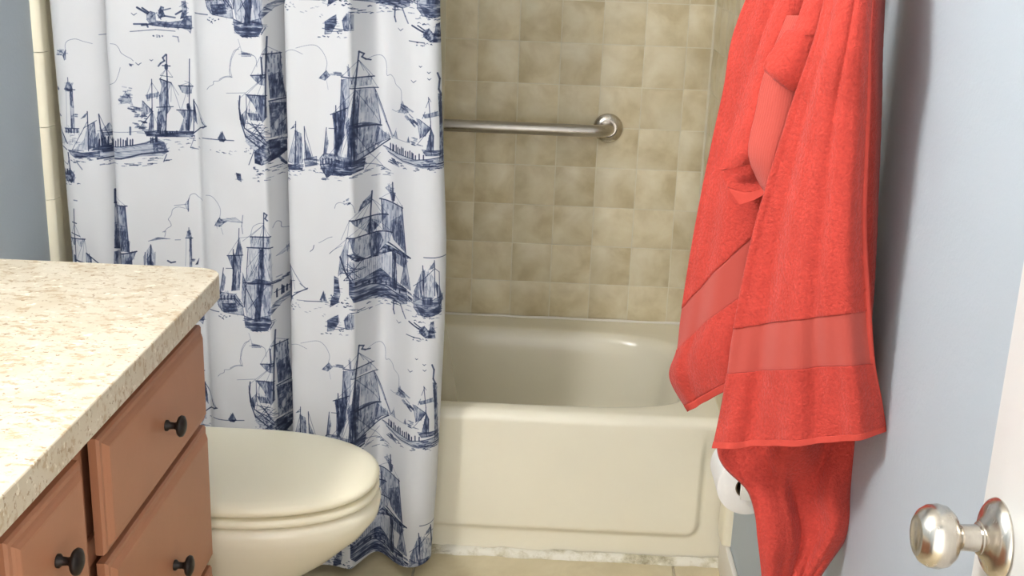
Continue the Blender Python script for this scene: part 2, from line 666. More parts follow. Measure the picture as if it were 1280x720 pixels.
# bead of caulk where the tile meets the deck, and the lumpy strip along the floor
tube('caulk_bead', [(x, YB - 0.004 + 0.0008 * math.sin(x * 23), RIM + 0.001 + 0.0008 * math.sin(x * 37)) for x in np.linspace(-1.04, XT - 0.01, 90)], 0.0045, 'white_paint', tub, 8)
xs2 = np.linspace(XL + 0.02, XR - 0.005, 240)
nse = np.cumsum(RNG.normal(0, 1, 240))
nse = (nse - np.convolve(nse, np.ones(25) / 25, 'same'))
nse = np.clip(nse / 3.0, -1, 1)
rws = []
for k in range(9):
    a = k / 8 * PI / 2
    w = 0.020 + 0.003 * nse
    h = 0.014 + 0.003 * np.roll(nse, 17)
    rws.append(np.stack([xs2, 2.5395 - w * math.cos(a), h * math.sin(a) + 0.0], -1))
grid('caulk_strip', np.array(rws), 'old_caulk', tub)

# ------------------------------------------------------------------ grab bar
gb = tag(empty('grab_bar', (0.156, YB, 0.923)), 'brushed steel grab bar screwed to the back tile wall', 'grab bar')
gy, gz = YB - 0.062, 0.923
path = [(0.0, 0.0, 0.0), (0.0, -0.02, 0.0)]
Rb = 0.042
for k in range(1, 9):
    a = k / 8 * PI / 2
    path.append((-Rb + Rb * math.cos(a), -0.02 - Rb * math.sin(a), 0.0))
path += [(-0.3, -0.062, 0.0), (-0.6, -0.062, 0.0), (-0.876, -0.062, 0.0)]
for k in range(1, 9):
    a = k / 8 * PI / 2
    path.append((-0.876 - Rb * math.sin(a), -0.02 - Rb * math.cos(a), 0.0))
path += [(-0.918, 0.0, 0.0)]
tube('rail', path, 0.0165, 'brushed_steel', gb, 24)
for x in (0.0, -0.918):
    lathe('flange', [(0.0, 0.0), (0.0395, 0.0), (0.0405, 0.002), (0.0400, 0.0045), (0.0372, 0.0085), (0.0245, 0.0115), (0.0235, 0.0105), (0.0230, 0.002), (0.016, 0.002)],
          (0, -1, 0), (x, 0.0, 0.0), 'satin_nickel', gb, 48)

# ------------------------------------------------------------------ shower curtain print (drawn by code in the photo's pixel frame, then laid on the cloth plane)
YC = 2.445
PU0, PU1, PER = -1.075, -0.165, 0.628          # print width on the cloth and its vertical repeat
PZ0, PZ1 = 0.50, 1.40
RES = 0.00068
PW, PH = int((PU1 - PU0) / RES), int((PZ1 - PZ0) / RES)
INK = np.zeros((PH, PW), np.float32)


def smooth_noise(h, w, sy, sx, seed):
    r = np.random.default_rng(seed)
    a = r.random((int(h / sy) + 3, int(w / sx) + 3))
    y = np.linspace(0, a.shape[0] - 2.001, h)
    x = np.linspace(0, a.shape[1] - 2.001, w)
    yi, xi = y.astype(int), x.astype(int)
    fy, fx = (y - yi)[:, None], (x - xi)[None]
    return ((a[yi][:, xi] * (1 - fx) + a[yi][:, xi + 1] * fx) * (1 - fy) + (a[yi + 1][:, xi] * (1 - fx) + a[yi + 1][:, xi + 1] * fx) * fy).astype(np.float32)


ST = {'v': smooth_noise(PH, PW, 34, 3.0, 1) * 0.65 + smooth_noise(PH, PW, 12, 9, 2) * 0.35,
      'h': smooth_noise(PH, PW, 3.0, 30, 3) * 0.65 + smooth_noise(PH, PW, 9, 12, 4) * 0.35,
      'n': smooth_noise(PH, PW, 6, 6, 5) * 0.6 + smooth_noise(PH, PW, 20, 20, 6) * 0.4}
TR = [0.0, 0.0, 1.0]
PXM = 0.00166 / RES             # texels per photo pixel


FR = random.Random(5)


def T(ox, oy, s):
    TR[:] = [ox, oy, s]


def tex(pts):
    p = np.asarray(pts, float) * TR[2] + np.array(TR[:2])
    d = CF + (p[:, :1] - 640) / FPX * CR - (p[:, 1:] - 360) / FPX * CU
    q = CAM + d * (YC / d[:, 1:2])
    return np.stack([(q[:, 0] - PU0) / RES, (q[:, 2] - PZ0) / RES], -1)


def stamp(x0, x1, y0, y1, cov):
    s = INK[y0:y1, x0:x1]
    np.copyto(s, 1 - (1 - s) * (1 - cov))


def line(pts, w=1.0, a=0.8, taper=False):
    q = tex(pts)
    n = len(q) - 1
    for i in range(n):
        p, r = q[i], q[i + 1]
        ww = w * (1 - 0.75 * i / max(n, 1)) if taper else w
        hw = max(ww * PXM / 2, 0.45)
        x0, x1 = int(max(min(p[0], r[0]) - hw - 2, 0)), int(min(max(p[0], r[0]) + hw + 3, PW))
        y0, y1 = int(max(min(p[1], r[1]) - hw - 2, 0)), int(min(max(p[1], r[1]) + hw + 3, PH))
        if x1 <= x0 or y1 <= y0:
            continue
        X, Y = np.meshgrid(np.arange(x0, x1), np.arange(y0, y1))
        d = r - p
        L = max(d @ d, 1e-6)
        t = np.clip(((X - p[0]) * d[0] + (Y - p[1]) * d[1]) / L, 0, 1)
        D = np.hypot(X - p[0] - t * d[0], Y - p[1] - t * d[1])
        stamp(x0, x1, y0, y1, (a * np.clip(hw - D + 0.5, 0, 1)).astype(np.float32))


def fill(pts, a=0.5, st='v', edge=0.0):
    q = tex(pts)
    x0, x1 = int(max(q[:, 0].min(), 0)), int(min(q[:, 0].max() + 2, PW))
    y0, y1 = int(max(q[:, 1].min(), 0)), int(min(q[:, 1].max() + 2, PH))
    if x1 <= x0 or y1 <= y0:
        return
    X, Y = np.meshgrid(np.arange(x0, x1) + 0.0, np.arange(y0, y1) + 0.0)
    ins = np.zeros(X.shape, bool)
    j = len(q) - 1
    for i in range(len(q)):
        xi, yi, xj, yj = q[i][0], q[i][1], q[j][0], q[j][1]
        if yi != yj:
            ins ^= ((yi > Y) != (yj > Y)) & (X < (xj - xi) * (Y - yi) / (yj - yi) + xi)
        j = i
    s = ST[st][y0:y1, x0:x1]
    cov = np.clip(a * (0.05 + 1.6 * s ** 1.15), 0, 0.97)
    stamp(x0, x1, y0, y1, np.where(ins, cov, 0).astype(np.float32))
    line(list(pts) + [pts[0]], 0.7, max(edge, 0.45 * a + 0.12))
    # pen strokes over the wash
    P_ = np.asarray(pts, float)
    lo, hi = P_.min(0), P_.max(0)
    area = ins.sum() / PXM ** 2
    unit = 1.0 / TR[2]
    for _ in range(int(min(70, area / 7))):
        x, y = FR.uniform(lo[0], hi[0]), FR.uniform(lo[1], hi[1])
        qq = tex([(x, y)])[0]
        xi_, yi_ = int(qq[0]) - x0, int(qq[1]) - y0
        if not (0 <= xi_ < ins.shape[1] and 0 <= yi_ < ins.shape[0] and ins[yi_, xi_]):
            continue
        ln = FR.uniform(2, 9) * unit
        th = {'v': PI / 2, 'h': 0.1, 'n': FR.uniform(0, PI)}[st] + FR.gauss(0, 0.16)
        dx, dy = math.cos(th) * ln / 2, math.sin(th) * ln / 2
        line([(x - dx, y - dy), (x + dx, y + dy)], FR.uniform(0.5, 1.3), FR.uniform(0.3, 0.8) * (0.35 + 0.65 * a))


def water(x0, x1, y0, y1, n, a=0.6, w=1.2, seed=0):
    r = random.Random(seed)
    for _ in range(n):
        x, y = r.uniform(x0, x1), r.uniform(y0, y1)
        l = r.uniform(6, 26) * (x1 - x0) / 200
        line([(x, y), (x + l * 0.5, y + r.uniform(-3, 3)), (x + l, y + r.uniform(-2, 5))], w * r.uniform(0.5, 1.2), a * r.uniform(0.5, 1.1), True)


def cloud(pts, a=0.45, w=0.7):
    line(catmull(np.array(pts, float), len(pts) * 5), w, a)


def bird(x, y, s=10):
    line([(x - s, y - s * 0.6), (x - s * 0.4, y), (x, y + s * 0.3), (x + s * 0.4, y - s * 0.1), (x + s, y - s * 0.5)], 0.9, 0.7)


def shade(x, y, w, h, ang=0.0, n=9, a=0.6, seed=1):
    r = random.Random(seed)
    for _ in range(n):
        u, v = r.uniform(-w, w), r.uniform(-h, h)
        l = r.uniform(0.4, 1.0) * w
        c, s = math.cos(ang), math.sin(ang)
        p = [(u - l / 2, v), (u + l / 2, v + r.uniform(-2, 2))]
        line([(x + c * i - s * j, y + s * i + c * j) for i, j in p], 1.6, a * r.uniform(0.5, 1), True)


def people(x0, x1, y0, y1, n, h, seed=0):
    r = random.Random(seed)
    for k in range(n):
        t = (k + r.uniform(-0.3, 0.3)) / max(n - 1, 1)
        x, y = x0 + (x1 - x0) * t, y0 + (y1 - y0) * t
        hh = h * r.uniform(0.7, 1.1)
        line([(x, y), (x + r.uniform(-1, 1), y - hh)], 1.7, 0.9)
        line([(x, y - hh), (x, y - hh * 1.15)], 1.1, 0.8)


def rig(top, ends, w=0.6, a=0.6):
    for e in ends:
        line([top, e], w, a)


def ship_stern():               # two-master seen from its stern, with pier and boat beside it
    T(390, 50, 0.25)
    fill([(207, 180), (293, 188), (288, 226), (212, 222)], 0.3)
    fill([(240, 240), (305, 248), (312, 330), (332, 436), (225, 402)], 0.3)
    fill([(212, 425), (330, 440), (318, 500), (300, 565), (250, 585), (205, 592)], 0.5)
    fill([(225, 240), (247, 245), (240, 420), (236, 610), (190, 610), (208, 420)], 0.85)
    fill([(165, 185), (205, 176), (207, 300), (190, 420), (158, 570), (130, 560), (150, 420), (160, 300)], 0.5)
    fill([(172, 240), (190, 300), (182, 420), (150, 540), (160, 360)], 0.5)
    fill([(120, 355), (190, 325), (172, 480), (140, 560), (128, 540), (130, 430)], 0.75)
    fill([(205, 408), (260, 405), (336, 438), (250, 428), (205, 425)], 0.9, 'h')
    fill([(205, 590), (190, 400), (218, 360), (232, 590)], 0.6)
    fill([(316, 440), (345, 470), (385, 495), (345, 512), (320, 540), (300, 520)], 0.55)
    for p, w in (([(243, 50), (228, 230), (213, 610)], 1.5), ([(138, 312), (140, 548)], 1.3), ([(165, 170), (303, 187)], 1.5),
                 ([(208, 228), (320, 247)], 1.3), ([(110, 358), (197, 322)], 1.2), ([(205, 412), (336, 438)], 1.7), ([(102, 425), (138, 425)], 0.9),
                 ([(235, 592), (300, 560), (382, 505)], 1.6), ([(240, 560), (380, 502)], 0.8), ([(168, 180), (160, 420), (145, 560)], 0.8)):
        line(p, w, 0.9)
    line([(243, 52), (262, 66), (254, 80), (268, 94), (288, 102)], 1.8, 0.85)
    rig((243, 95), [(167, 170), (300, 187), (208, 228), (318, 247), (262, 150)])
    rig((305, 250), [(385, 480), (392, 500), (345, 510), (330, 430)])
    rig((230, 240), [(120, 355), (165, 420), (330, 430)])
    rig((213, 420), [(130, 560), (100, 560), (290, 575), (160, 575)])
    line([(310, 280), (360, 420), (395, 490)], 2.2, 0.5)
    fill([(195, 118), (208, 128), (208, 170), (200, 165)], 0.6)
    fill([(58, 572), (75, 552), (132, 550), (142, 582), (132, 642), (92, 668), (62, 622)], 0.5, 'n', 0.9)
    for k in range(4):
        line([(72 + k * 15, 575), (72 + k * 15, 598)], 2.0, 0.8)
    line([(60, 605), (100, 600), (138, 610)], 1.6, 0.8)
    fill([(66, 615), (100, 608), (134, 615), (128, 645), (90, 668)], 0.55)
    line([(90, 422), (76, 560)], 1.1, 0.8)
    fill([(90, 440), (100, 500), (90, 548), (78, 552)], 0.6)
    fill([(132, 575), (190, 588), (270, 585), (262, 640), (180, 655), (120, 655)], 0.95, 'h')
    fill([(150, 560), (200, 570), (200, 620), (150, 610)], 0.5)
    water(50, 390, 640, 690, 26, 0.7, 1.4, 3)
    line([(262, 610), (330, 640), (385, 668)], 1.0, 0.6)
    line([(330, 575), (270, 640)], 0.8, 0.6)
    line([(290, 575), (350, 655)], 0.8, 0.5)
    # pier
    fill([(345, 540), (420, 572), (520, 590), (657, 576), (657, 632), (560, 630), (450, 612), (385, 585)], 0.45, 'h')
    line([(345, 540), (420, 572), (520, 592), (657, 578)], 1.1, 0.8)
    line([(370, 570), (450, 605), (560, 622), (657, 622)], 1.3, 0.8)
    people(382, 500, 560, 586, 12, 30, 5)
    people(506, 560, 588, 586, 4, 24, 6)
    shade(410, 620, 30, 12, 0.3, 14, 0.8, 8)
    water(440, 640, 630, 652, 12, 0.8, 1.6, 9)
    # boat by the pier
    line([(588, 278), (598, 400), (602, 562)], 1.0, 0.9)
    line([(575, 330), (592, 285), (600, 300)], 0.8, 0.7)
    fill([(560, 366), (632, 350), (636, 372), (570, 382)], 0.75)
    fill([(528, 385), (548, 392), (600, 432), (572, 470), (545, 480)], 0.65)
    line([(540, 388), (598, 432), (532, 512), (560, 520)], 0.8, 0.7)
    fill([(600, 430), (614, 470), (612, 545), (578, 536), (590, 480)], 0.9)
    fill([(555, 538), (654, 545), (642, 570), (575, 568)], 0.9, 'h')
    fill([(634, 262), (652, 272), (655, 600), (642, 600), (640, 400)], 0.85)
    line([(630, 160), (640, 190), (636, 240), (648, 275)], 2.0, 0.8)
    shade(520, 500, 22, 20, 0.1, 10, 0.7, 4)
    shade(610, 610, 40, 18, 0.0, 14, 0.8, 14)
    # clouds and birds
    cloud([(-60, 30), (0, 16), (40, 20), (72, 52), (92, 100), (86, 140)])
    fill([(52, 180), (88, 140), (108, 165), (82, 190)], 0.75, 'n')
    shade(135, 155, 40, 12, 0.05, 10, 0.5, 6)
    line([(90, 190), (98, 235)], 0.6, 0.4)
    cloud([(268, 100), (300, 84), (335, 84), (356, 108), (362, 140), (364, 184), (385, 180), (405, 200), (414, 225), (442, 250), (446, 290), (444, 320), (438, 345)])
    cloud([(392, 355), (415, 362), (440, 348)])
    fill([(425, 366), (442, 342), (452, 305), (462, 330), (485, 360), (460, 364)], 0.55, 'n')
    shade(470, 345, 28, 14, 0.5, 12, 0.6, 7)
    shade(500, 395, 30, 14, 0.7, 16, 0.7, 17)
    bird(512, 204, 13)
    bird(548, 128, 7)
    bird(590, 158, 8)
    bird(592, 190, 9)
    fill([(398, 488), (412, 460), (424, 500)], 0.6)
    fill([(476, 505), (484, 480), (490, 510)], 0.7)
    line([(390, 496), (480, 510)], 0.7, 0.6)


def galleon():                  # big ship under sail with a small boat astern
    T(390, 220, 0.25)
    fill([(337, 130), (448, 160), (452, 260), (470, 382), (400, 330), (385, 295), (345, 285), (340, 200)], 0.55)
    fill([(385, 240), (445, 200), (465, 375), (400, 330)], 0.55)
    fill([(212, 196), (368, 208), (345, 235), (322, 262), (285, 280), (255, 250), (232, 225)], 0.35)
    fill([(212, 198), (262, 202), (240, 232)], 0.6)
    fill([(270, 262), (290, 220), (322, 262), (300, 285), (280, 285)], 0.8)
    fill([(200, 284), (390, 294), (378, 340), (340, 375), (318, 400), (288, 396), (258, 396), (225, 340)], 0.33)
    fill([(288, 290), (330, 300), (345, 340), (318, 402), (292, 400), (285, 340)], 0.6)
    fill([(205, 288), (232, 290), (222, 340), (245, 378), (262, 396), (228, 370)], 0.55)
    fill([(195, 365), (225, 360), (270, 408), (320, 396), (355, 360), (495, 400), (470, 410), (400, 390), (320, 415), (240, 405)], 0.8, 'n')
    fill([(205, 400), (385, 405), (390, 530), (330, 510), (210, 490)], 0.2)
    for k in range(22):
        x = 215 + k * 8
        line([(x, 410 + (k % 3) * 4), (x - 2, 488 + k)], 0.5, 0.5)
    fill([(395, 395), (470, 410), (482, 420), (455, 455), (420, 445), (398, 430)], 0.55)
    fill([(455, 400), (470, 420), (496, 560), (440, 540), (455, 470)], 0.55)
    fill([(392, 390), (412, 392), (420, 570), (392, 575)], 0.9)
    fill([(160, 370), (205, 290), (200, 350), (180, 440), (150, 470)], 0.5)
    for p, w in (([(295, 80), (290, 200), (285, 290)], 1.6), ([(394, 45), (396, 140)], 1.8), ([(327, 128), (452, 162)], 1.6), ([(206, 196), (370, 209)], 1.7),
                 ([(192, 282), (392, 296)], 1.7), ([(370, 350), (495, 402)], 2.2), ([(195, 362), (280, 410)], 1.2), ([(335, 130), (345, 285)], 1.2), ([(448, 162), (470, 385)], 1.3),
                 ([(408, 420), (402, 580)], 1.8), ([(160, 375), (185, 445), (215, 500)], 2.2), ([(180, 488), (265, 400)], 1.0), ([(200, 365), (195, 490)], 1.0)):
        line(p, w, 0.9)
    fill([(245, 158), (262, 118), (296, 90), (294, 132), (262, 150)], 0.75, 'n')
    fill([(355, 75), (394, 50), (400, 95), (386, 110)], 0.5, 'n')
    fill([(380, 95), (410, 95), (405, 135), (388, 135)], 0.8)
    rig((295, 120), [(206, 196), (370, 209), (232, 196), (340, 206), (260, 196)])
    rig((290, 215), [(192, 282), (392, 296), (240, 285), (345, 292)])
    rig((396, 90), [(327, 128), (452, 160), (358, 80)])
    rig((193, 285), [(105, 362), (150, 460), (160, 380)])
    rig((470, 410), [(498, 560), (440, 540), (455, 480)])
    rig((206, 196), [(165, 290), (195, 285)])
    for k in range(12):
        r = random.Random(k + 40)
        line([(r.uniform(165, 215), r.uniform(400, 470)), (r.uniform(215, 275), r.uniform(430, 500))], 0.8, 0.7)
    line([(160, 455), (272, 448)], 1.0, 0.8)
    line([(178, 490), (240, 485)], 1.0, 0.8)
    fill([(205, 488), (260, 500), (330, 480), (385, 525), (475, 560), (478, 630), (440, 642), (340, 612), (230, 600), (205, 560)], 0.75, 'h', 0.6)
    line([(210, 520), (300, 545), (400, 590), (470, 610)], 1.6, 0.8)
    line([(212, 545), (320, 580), (460, 630)], 1.2, 0.7)
    fill([(300, 490), (380, 525), (385, 560), (300, 540)], 0.5, 'n')
    for k in range(9):
        line([(235 + k * 25, 505 + k * 9), (236 + k * 25, 516 + k * 9)], 2.2, 0.85)
    fill([(215, 570), (300, 590), (440, 640), (330, 625), (225, 600)], 0.7, 'h')
    water(195, 480, 610, 665, 34, 0.75, 1.5, 21)
    line([(402, 640), (400, 680), (406, 700)], 2.2, 0.7)
    line([(440, 640), (455, 675), (470, 705)], 1.8, 0.6)
    # steep rocks / small craft to the left of the bow
    fill([(130, 470), (150, 480), (160, 560), (150, 600), (108, 625), (115, 580), (128, 560)], 0.85, 'h')
    water(100, 215, 560, 620, 18, 0.8, 1.6, 23)
    fill([(58, 590), (76, 545), (92, 595)], 0.7)
    line([(-20, 595), (60, 596), (100, 600)], 0.9, 0.7)
    water(-30, 120, 600, 670, 12, 0.55, 1.0, 24)
    fill([(95, 690), (130, 670), (150, 660), (152, 700), (125, 740), (95, 745)], 0.75, 'h')
    water(60, 200, 700, 760, 14, 0.7, 1.4, 22)
    # boat astern
    fill([(560, 450), (600, 470), (620, 500), (615, 590), (555, 580), (566, 520)], 0.22)
    fill([(555, 460), (568, 455), (572, 480), (552, 590), (522, 608), (516, 560), (540, 500)], 0.6)
    fill([(618, 505), (642, 540), (656, 600), (640, 640), (628, 560)], 0.75)
    fill([(590, 450), (618, 410), (620, 440)], 0.85)
    line([(618, 405), (620, 580)], 1.1, 0.9)
    line([(512, 535), (560, 500), (620, 445), (640, 465), (642, 600)], 0.9, 0.8)
    line([(560, 430), (568, 590)], 1.2, 0.9)
    fill([(512, 575), (560, 600), (610, 600), (650, 585), (648, 665), (600, 682), (540, 672), (515, 640)], 0.55, 'h', 0.8)
    fill([(525, 625), (590, 655), (650, 630), (640, 672), (560, 682)], 0.75, 'h')
    fill([(555, 580), (610, 590), (608, 625), (560, 620)], 0.7)
    water(500, 650, 665, 712, 16, 0.8, 1.5, 25)
    shade(495, 590, 26, 22, 0.5, 14, 0.8, 33)
    # cloud strokes
    cloud([(132, 138), (140, 116), (160, 107), (182, 112)])
    shade(195, 105, 14, 12, -0.5, 8, 0.7, 26)
    cloud([(195, 108), (220, 118), (232, 160)])
    cloud([(52, 310), (75, 298), (100, 284), (120, 278)])
    cloud([(10, 352), (25, 338), (30, 320)])
    cloud([(105, 362), (130, 340), (170, 318)])
    line([(565, 390), (620, 392), (675, 390)], 1.2, 0.8)


def frigate():                  # three-master under way beside a long jetty
    T(160, 70, 0.1944)
    fill([(220, 142), (248, 150), (288, 165), (270, 220), (272, 300), (285, 330), (262, 370), (258, 480), (215, 480), (225, 350), (218, 260), (235, 190)], 0.6)
    fill([(330, 190), (412, 195), (400, 240), (380, 245), (350, 232)], 0.55)
    fill([(322, 345), (378, 350), (415, 350), (415, 375), (395, 470), (335, 480), (360, 400), (345, 372)], 0.5)
    fill([(383, 320), (398, 330), (392, 480), (372, 480)], 0.8)
    fill([(125, 275), (180, 340), (120, 385)], 0.6)
    line([(125, 275), (185, 345), (105, 450)], 1.0, 0.7)
    fill([(178, 320), (190, 400), (188, 470), (160, 470), (170, 400)], 0.9)
    fill([(142, 240), (215, 226), (222, 250), (150, 264)], 0.6)
    fill([(212, 350), (234, 345), (232, 490), (208, 480)], 0.8)
    fill([(415, 285), (428, 330), (440, 440), (418, 400)], 0.85)
    for p, w in (([(262, -15), (262, 60), (265, 150), (258, 480)], 1.4), ([(392, 20), (392, 190), (388, 480)], 1.1), ([(175, 140), (180, 330)], 1.0), ([(238, 55), (282, 60)], 1.4),
                 ([(222, 140), (285, 168)], 1.3), ([(225, 118), (295, 132)], 0.7), ([(330, 188), (414, 196)], 1.3), ([(318, 344), (416, 352)], 1.2), ([(205, 320), (298, 322)], 1.1),
                 ([(418, 280), (418, 490)], 1.2), ([(415, 500), (470, 458), (525, 440)], 1.5), ([(260, 55), (260, 72)], 4.0), ([(385, 315), (386, 335)], 4.0)):
        line(p, w, 0.9)
    line([(258, -15), (240, 5), (250, 25), (228, 40), (215, 58)], 2.0, 0.7)
    rig((262, 75), [(225, 118), (297, 132), (222, 142)])
    rig((288, 168), [(330, 250), (285, 290), (350, 380)])
    rig((392, 170), [(330, 190), (414, 196), (345, 340), (365, 160)])
    rig((420, 290), [(485, 405), (520, 440), (440, 440), (500, 450)])
    rig((175, 160), [(148, 240), (215, 228)])
    rig((180, 340), [(120, 450), (215, 440)])
    line([(476, 395), (490, 420), (515, 442), (495, 455)], 2.0, 0.6)
    fill([(135, 468), (220, 470), (300, 478), (418, 486), (412, 522), (320, 516), (235, 510), (150, 500)], 0.85, 'h')
    line([(250, 485), (400, 500)], 1.0, 0.3)
    people(230, 320, 490, 495, 8, 14, 1)
    water(240, 460, 520, 600, 18, 0.65, 1.3, 31)
    line([(425, 515), (400, 590), (450, 600)], 0.9, 0.6)
    shade(115, 390, 30, 30, 0.1, 14, 0.7, 32)
    shade(90, 330, 26, 14, 0.2, 10, 0.6, 36)
    shade(120, 440, 34, 40, 0.1, 16, 0.7, 37)
    # jetty with people
    fill([(-165, 575), (0, 565), (140, 540), (205, 515), (250, 545), (272, 605), (240, 632), (120, 625), (0, 640), (-160, 648)], 0.42, 'h')
    line([(-165, 570), (0, 562), (150, 545), (205, 515)], 1.2, 0.8)
    line([(-165, 645), (0, 638), (120, 612), (270, 606)], 2.0, 0.85)
    line([(-165, 605), (60, 590), (240, 585)], 0.8, 0.6)
    people(-155, 70, 565, 555, 16, 42, 3)
    people(175, 210, 545, 540, 4, 40, 4)
    fill([(180, 520), (245, 545), (268, 605), (190, 600)], 0.5, 'n')
    water(-150, 260, 640, 690, 22, 0.75, 1.5, 35)
    line([(262, 625), (245, 670)], 1.4, 0.7)
    fill([(-150, 470), (-110, 425), (-85, 480)], 0.6)
    fill([(-140, 480), (-80, 482), (-90, 505), (-120, 505)], 0.7, 'h')
    line([(-170, 470), (40, 470), (135, 466)], 0.7, 0.6)
    line([(55, 440), (55, 485)], 2.4, 0.7)
    # far sail and sea lines
    fill([(605, 512), (635, 466), (660, 520)], 0.7)
    fill([(610, 515), (662, 518), (645, 532), (620, 530)], 0.8, 'h')
    line([(490, 520), (560, 518), (710, 524)], 1.3, 0.7)
    water(540, 720, 575, 615, 10, 0.6, 1.2, 34)
    # clouds and birds
    cloud([(-75, -90), (-40, -85), (-18, -62), (-5, -35), (20, -15), (55, 5), (70, 20)])
    cloud([(-110, 165), (-80, 170), (-40, 150), (-18, 100), (-8, 60)])
    bird(100, 42, 16)
    bird(175, 20, 9)
    shade(60, 45, 10, 12, 0.2, 5, 0.6, 38)
    fill([(-20, 262), (10, 240), (25, 215), (55, 250), (70, 300), (40, 285), (0, 290)], 0.5, 'n')
    shade(35, 225, 30, 40, 0.2, 14, 0.55, 39)
    shade(75, 320, 26, 12, 0.3, 10, 0.65, 40)
    cloud([(530, 205), (548, 185), (575, 170), (580, 150), (615, 145), (655, 122), (705, 122)])
    cloud([(692, 118), (684, 85), (692, 40), (700, 0), (725, -45), (752, -72)])


def lighthouse():               # tower on a rock with sailing boats round it
    T(60, 90, 0.1944)
    fill([(182, 100), (200, 100), (212, 345), (190, 345)], 0.8)
    line([(160, 100), (160, 345)], 0.6, 0.5)
    fill([(150, 90), (165, 52), (182, 52), (200, 92), (196, 108), (155, 108)], 0.75, 'n')
    line([(170, 22), (172, 52)], 1.0, 0.8)
    line([(148, 95), (215, 100)], 1.3, 0.8)
    fill([(150, 345), (235, 348), (240, 372), (152, 370)], 0.5, 'n')
    line([(148, 345), (238, 347)], 1.2, 0.8)
    for k in range(5):
        line([(155 + k * 18, 350), (156 + k * 18, 372)], 1.6, 0.8)
    for k in range(16):
        r = random.Random(k)
        x, y = r.uniform(165, 240), r.uniform(380, 450)
        line([(x, y), (x + 20, y)], 0.6, 0.5)
        line([(x, y), (x, y + 10)], 0.6, 0.4)
    shade(210, 262, 14, 8, 0, 5, 0.7, 50)
    # left and middle boats
    fill([(88, 300), (120, 360), (160, 430), (110, 450)], 0.35)
    line([(88, 300), (130, 380), (165, 440)], 1.8, 0.8)
    fill([(82, 370), (105, 380), (100, 460), (85, 440)], 0.8)
    fill([(290, 330), (330, 310), (335, 380), (330, 470), (300, 480)], 0.65)
    fill([(285, 345), (270, 420), (205, 490), (260, 480), (295, 480)], 0.3)
    line([(288, 240), (290, 310), (298, 490)], 1.2, 0.9)
    fill([(250, 285), (272, 260), (290, 245), (275, 275)], 0.75)
    line([(290, 300), (200, 480), (270, 490)], 0.9, 0.7)
    line([(265, 345), (340, 300)], 1.0, 0.7)
    fill([(170, 480), (260, 500), (360, 495), (362, 530), (220, 532), (190, 510)], 0.85, 'h')
    fill([(330, 420), (352, 380), (365, 480), (320, 490)], 0.55)
    # right boat
    line([(352, 260), (362, 350), (395, 460)], 1.3, 0.9)
    line([(355, 265), (425, 455)], 0.7, 0.7)
    fill([(358, 340), (385, 400), (402, 450), (368, 470)], 0.7)
    fill([(365, 465), (428, 450), (430, 505), (378, 505)], 0.9, 'h')
    shade(345, 470, 40, 16, 0, 12, 0.6, 51)
    water(180, 370, 530, 560, 18, 0.7, 1.5, 52)
    line([(230, 560), (262, 605)], 1.6, 0.6)
    water(370, 430, 548, 585, 6, 0.7, 1.2, 53)
    # rowing boat at the selvage
    fill([(105, 610), (150, 625), (185, 605), (215, 640), (210, 690), (160, 682), (118, 660)], 0.8, 'n')
    line([(170, 500), (182, 600), (172, 640)], 1.8, 0.85)
    line([(105, 545), (165, 575), (178, 530)], 1.0, 0.7)
    people(115, 180, 630, 640, 6, 26, 54)
    water(110, 280, 680, 710, 10, 0.75, 1.5, 55)
    line([(95, 455), (135, 465), (160, 480)], 1.6, 0.7)
    shade(85, 90, 16, 10, 0.6, 7, 0.7, 56)
    shade(110, 262, 10, 8, 0.8, 5, 0.6, 57)
    # cloud stroke above the tower
    T(60, 0, 1 / 6)
    cloud([(180, 370), (178, 320), (200, 292), (250, 282), (300, 300), (362, 320)])
    fill([(160, 405), (180, 360), (182, 430), (172, 438)], 0.7, 'v')
    shade(150, 390, 40, 34, 0.1, 10, 0.5, 58)
    line([(400, 256), (450, 254)], 1.0, 0.6)


